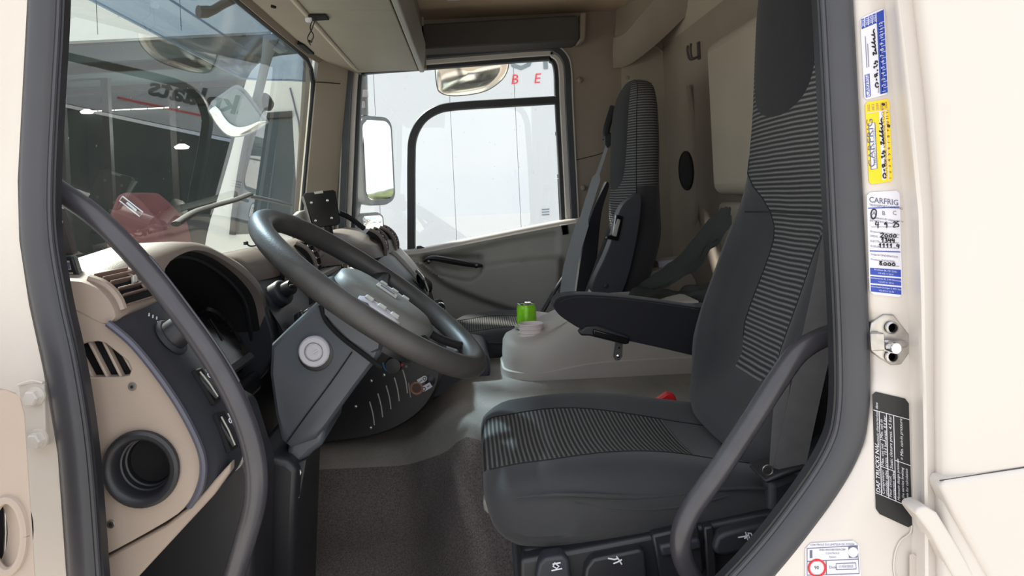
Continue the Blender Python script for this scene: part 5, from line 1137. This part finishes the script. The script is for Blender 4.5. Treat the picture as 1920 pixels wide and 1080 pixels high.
# red machine and tool racks in the hangar
rm = thing('red_machine', W(250,430,12), 'dark red machine bonnet with a pale emblem standing before the hangar', 'machine')
rq = [(196,470),(204,400),(218,364),(240,360),(262,378),(300,420),(312,470)]
p0 = W(250,470,12).z
MB().prism(pl(rq, 12), (0,1.2,0)).build('bonnet', mat('red_enamel', K(100,42,44), .5, var=.2, vscale=3), rm, bevel=(.08,3))
q_ = pl([(230,368),(268,398),(262,406),(224,376)], 11.98); MB().tube(q_ + [q_[0]], .012, 5).build('emblem_frame', m_paper, rm)
MB().tube([W(238,380,11.98), W(256,395,11.98)], .02, 5).build('emblem_bar', m_paper, rm)
MB().prism(pl([(190,470),(320,470),(322,600),(188,600)], 12), (0,1.2,0)).build('machine_body', m_curt, rm)
for s_ in (200, 300): MB().lathe([(.2,-.15),(.42,-.12),(.42,.12),(.2,.15)], V(W(s_,470,12).x, D(12.1), GZ+.42), (0,1,0), 20).build('wheel', m_tyre, rm)
# external sun visor, wiper and mirrors
sv = thing('sun_visor', V(-.7, 1.1, EZ+.48), 'blue tinted external sun visor over the windscreen', 'visor')
VPf = [(-.60,.665),(-.66,.655),(-.72,.625),(-.77,.570),(-.80,.520),(-.815,.478)]
rows = []
for k in range(31):
    d = .90 + 2.06*k/30; e = smooth(2.74, 2.97, d); rows.append([V(lerp(x, -.60+(x+.60)*.12, e), D(d), EZ+lerp(z, .50+(z-.478)*.75, e*.6)) for x, z in VPf])
MB().grid(rows).build('visor_sheet', m_visor, sv, ang=70, solid=.003)
MB().tube([r[-1] for r in rows], .004, 6).build('visor_rim', glass('visor_rim_plastic', (.62,.70,.80), .2, rough=.2), sv)
MB().tube([r[3] + V(.002,0,-.006) for r in rows[:27]], .0035, 6).build('visor_rib', glass('visor_rib_plastic', (.45,.55,.70), .2, rough=.2), sv)
bk_ = curve([W(372,22,1.98), W(395,20,2.0), W(420,6,2.02), W(455,-10,2.04)], 4); MB().tube(bk_, [.024]*4 + [.020]*(len(bk_)-4), 10, flat=.7).build('visor_bracket', m_curt, sv)
fm = thing('front_mirror', W(450,255,2.75), 'rounded kerb mirror hanging outside the windscreen on a grey arm', 'mirror')
mo = cv([(389,207),(398,189),(420,173),(440,160),(454,163),(470,182),(486,205),(501,226),(497,232),(474,247),(446,257),(425,254),(406,234),(389,207)], 2.75, 4)[:-1]; mc = sum(mo, Vector())/len(mo)
mbk = MB().loft([[mc.lerp(p, k) + V(-.0,dy,0) for p in mo] for k, dy in ((1,0),(.97,.03),(.7,.08),(.3,.10))]).build('mirror_shell', m_hous, fm, ang=60)
MB().prism(pl([(400,196),(440,166),(452,170),(466,186),(482,208),(494,226),(470,236),(446,238),(428,228),(414,212)], 2.742), (0,.006,0)).build('mirror_lens', m_dw2, fm, bevel=(.003,2))
gl_ = cv([(391,207),(403,198),(413,213),(427,230),(446,240),(470,238),(498,227),(497,232),(474,246),(446,255),(425,252),(406,233),(391,207)], 2.735, 3)[:-1]; gc_ = sum(gl_, Vector())/len(gl_)
MB().loft([[gc_.lerp(p, k) + V(0,dy,0) for p in gl_] for k, dy in ((1,.01),(.98,0),(.8,-.006))]).build('mirror_glass', m_mirr2, fm, ang=60)
arm = curve([W(508,70,2.70), W(500,110,2.75), W(488,160,2.79), W(480,200,2.82), W(486,222,2.84)], 5)
MB().tube(arm, [.030,.028,.026,.024,.022,.020,.019,.018,.018,.018,.018,.018,.018,.019,.022,.026,.030,.034,.036,.036,.030], 10, flat=.6).build('mirror_arm', m_hous, fm)
MB().prism(pl([(508,60),(528,62),(536,90),(516,96),(500,84)], 2.72), (0,.06,0)).build('arm_bracket', m_hous, fm, bevel=(.006,2))
MB().prism(pl([(474,178),(498,172),(510,192),(504,206),(484,206)], 2.83), (0,.05,0)).build('arm_joint', m_curt, fm, bevel=(.01,2))
wp_ = thing('wiper', W(350,415,1.75), 'grey wiper blade resting across the lower windscreen', 'wiper')
MB().tube(curve([W(330,420,1.68), W(365,398,1.77), W(400,386,1.90), (W(440,375,2.06)), W(468,364,2.20)], 5), .013, 8, flat=.5).build('wiper_blade', m_curt, wp_)
MB().tube(curve([W(468,368,2.21), W(500,374,2.3), W(545,384,2.5)], 5), .006, 8).build('wiper_arm', m_hous, wp_)
nM = V(1.15,-.97,.02).normalized(); hM = V(.97,1.15,0).normalized(); vM = V(0,0,1)
mm_ = thing('door_mirror', W(705,375,3.2), 'tall rear view mirror in a grey housing outside the passenger window', 'mirror')
mC = W(709,300,3.22)
def rr(c, w_, h_, n=8, r_=.03, dn=0, tap=0):
    out = []
    for sx_, sy_, q0 in ((1,1,0),(-1,1,pi/2),(-1,-1,pi),(1,-1,1.5*pi)):
        for k in range(n): q = q0 + pi/2*k/(n-1); out.append(c + hM*(sx_*(w_/2-r_) + r_*cos(q)) + vM*(sy_*(h_/2-r_) + r_*sin(q)) + nM*dn)
    return out
MB().loft([rr(mC, .185,.375,8,.05,0), rr(mC,.20,.39,8,.06,-.02), rr(mC,.18,.37,8,.06,-.10), rr(mC - hM*.02,.10,.28,8,.04,-.14)]).build('mirror_housing', m_hous, mm_, ang=50)
MB().loft([rr(mC, .165,.345,8,.045,.001), rr(mC,.160,.340,8,.042,.004)]).build('mirror_glass', m_mirror, mm_, ang=30)
MB().tube(curve([W(678,118,3.15), W(679,170,3.18), W(680,215,3.2)], 4), .024, 10).build('upper_arm', m_hous, mm_)
MB().box(W(679,176,3.17), (.05,.04,.03)).build('arm_clamp', m_alu, mm_, bevel=(.005,2)); MB().box(W(675,197,3.18), (.045,.04,.03)).build('arm_clamp', m_alu, mm_, bevel=(.005,2))
MB().tube(curve([W(668,365,3.2), W(662,395,3.2), W(660,440,3.18)], 4), .03, 10).build('lower_arm', m_hous, mm_)
MB().tube([W(661,425,3.18), W(640,440,3.08), W(625,450,3.04)], .022, 10).build('mirror_bracket', m_hous, mm_); MB().tube([W(678,120,3.15), W(655,112,3.08), W(640,108,3.04)], .018, 10).build('mirror_bracket', m_hous, mm_)
m2_ = thing('wide_angle_mirror', W(698,428,3.2), 'small wide angle mirror below the tall passenger mirror', 'mirror')
mC2 = W(698,418,3.22)
MB().loft([rr(mC2,.135,.075,8,.025,0), rr(mC2,.15,.09,8,.03,-.02), rr(mC2,.12,.07,8,.03,-.07)]).build('mirror_housing', m_hous, m2_, ang=50)
MB().loft([rr(mC2,.12,.062,8,.02,.001), rr(mC2,.10,.045,8,.018,.004)]).build('mirror_glass', m_mirror, m2_, ang=60)
m3_ = thing('ramp_mirror', W(885,178,3.25), 'wide curved kerb mirror above the passenger window', 'mirror')
mo = cv([(816,118),(818,108),(840,100),(900,96),(945,95),(953,104),(951,130),(940,150),(915,168),(885,176),(850,179),(828,174),(820,160),(816,118)], 3.25, 4)[:-1]; mc = sum(mo, Vector())/len(mo)
MB().loft([[mc.lerp(p, k) + V(0,dy,0) for p in mo] for k, dy in ((1.03,0),(1.0,.03),(.6,.07))]).build('mirror_shell', m_pad2, m3_, ang=50)
MB().loft([[mc.lerp(p, k) + V(0,dy,-.01*(1-k)) for p in mo] for k, dy in ((1,-.002),(.9,-.014),(.7,-.028),(.4,-.040),(.1,-.044))]).build('mirror_glass', m_mirr2, m3_, ang=80)
MB().tube([W(815,108,3.3), W(812,90,3.2), W(820,70,3.03)], .02, 8).build('mirror_stay', m_hous, m3_)
# trees seen only in the mirrors
m_leaf = mat('foliage', K(84, 92, 58), .9, var=.4, vscale=1.2); m_leaf2 = mat('dark_foliage', K(50, 64, 44), .9, var=.4, vscale=1.5); m_bark = mat('bark', K(80, 66, 54), .9)
def tree(name, label, x, y, h, w_, m, conic):
    t_ = thing(name, V(x, y, GZ), label, 'tree'); MB().tube([V(x,y,GZ), V(x+.1,y,GZ+h*.5)], .18, 8).build('trunk', m_bark, t_)
    rg = []
    for k in range(12):
        f = k/11; rr_ = w_*(max(0.03, (1-f)) if conic else max(.05, sin(pi*min(.97, .10+.88*f))))
        rg.append([V(x + rr_*cos(q)*(1+.18*sin(5*q+k*2)), y + rr_*sin(q)*(1+.18*cos(4*q+k)), GZ + h*(.18+.82*f) + .2*sin(3*q+k)) for q in [2*pi*j/14 for j in range(14)]])
    MB().loft(rg).build('crown', m, t_)
tree('conifer', 'slim dark conifer behind the yard seen in the mirror', 105, 28, 7.0, 1.4, m_leaf2, True)
tree('broadleaf_tree', 'wide pale green tree behind the yard', 118, 12, 4.2, 8, m_leaf, False)
tree('broadleaf_tree', 'tall rounded tree right of the conifer behind the yard', 125, 40, 4.6, 8, m_leaf, False)
tree('hedge_tree', 'low dark hedge tree at the yard edge', 112, 62, 3.8, 8, m_leaf2, False)
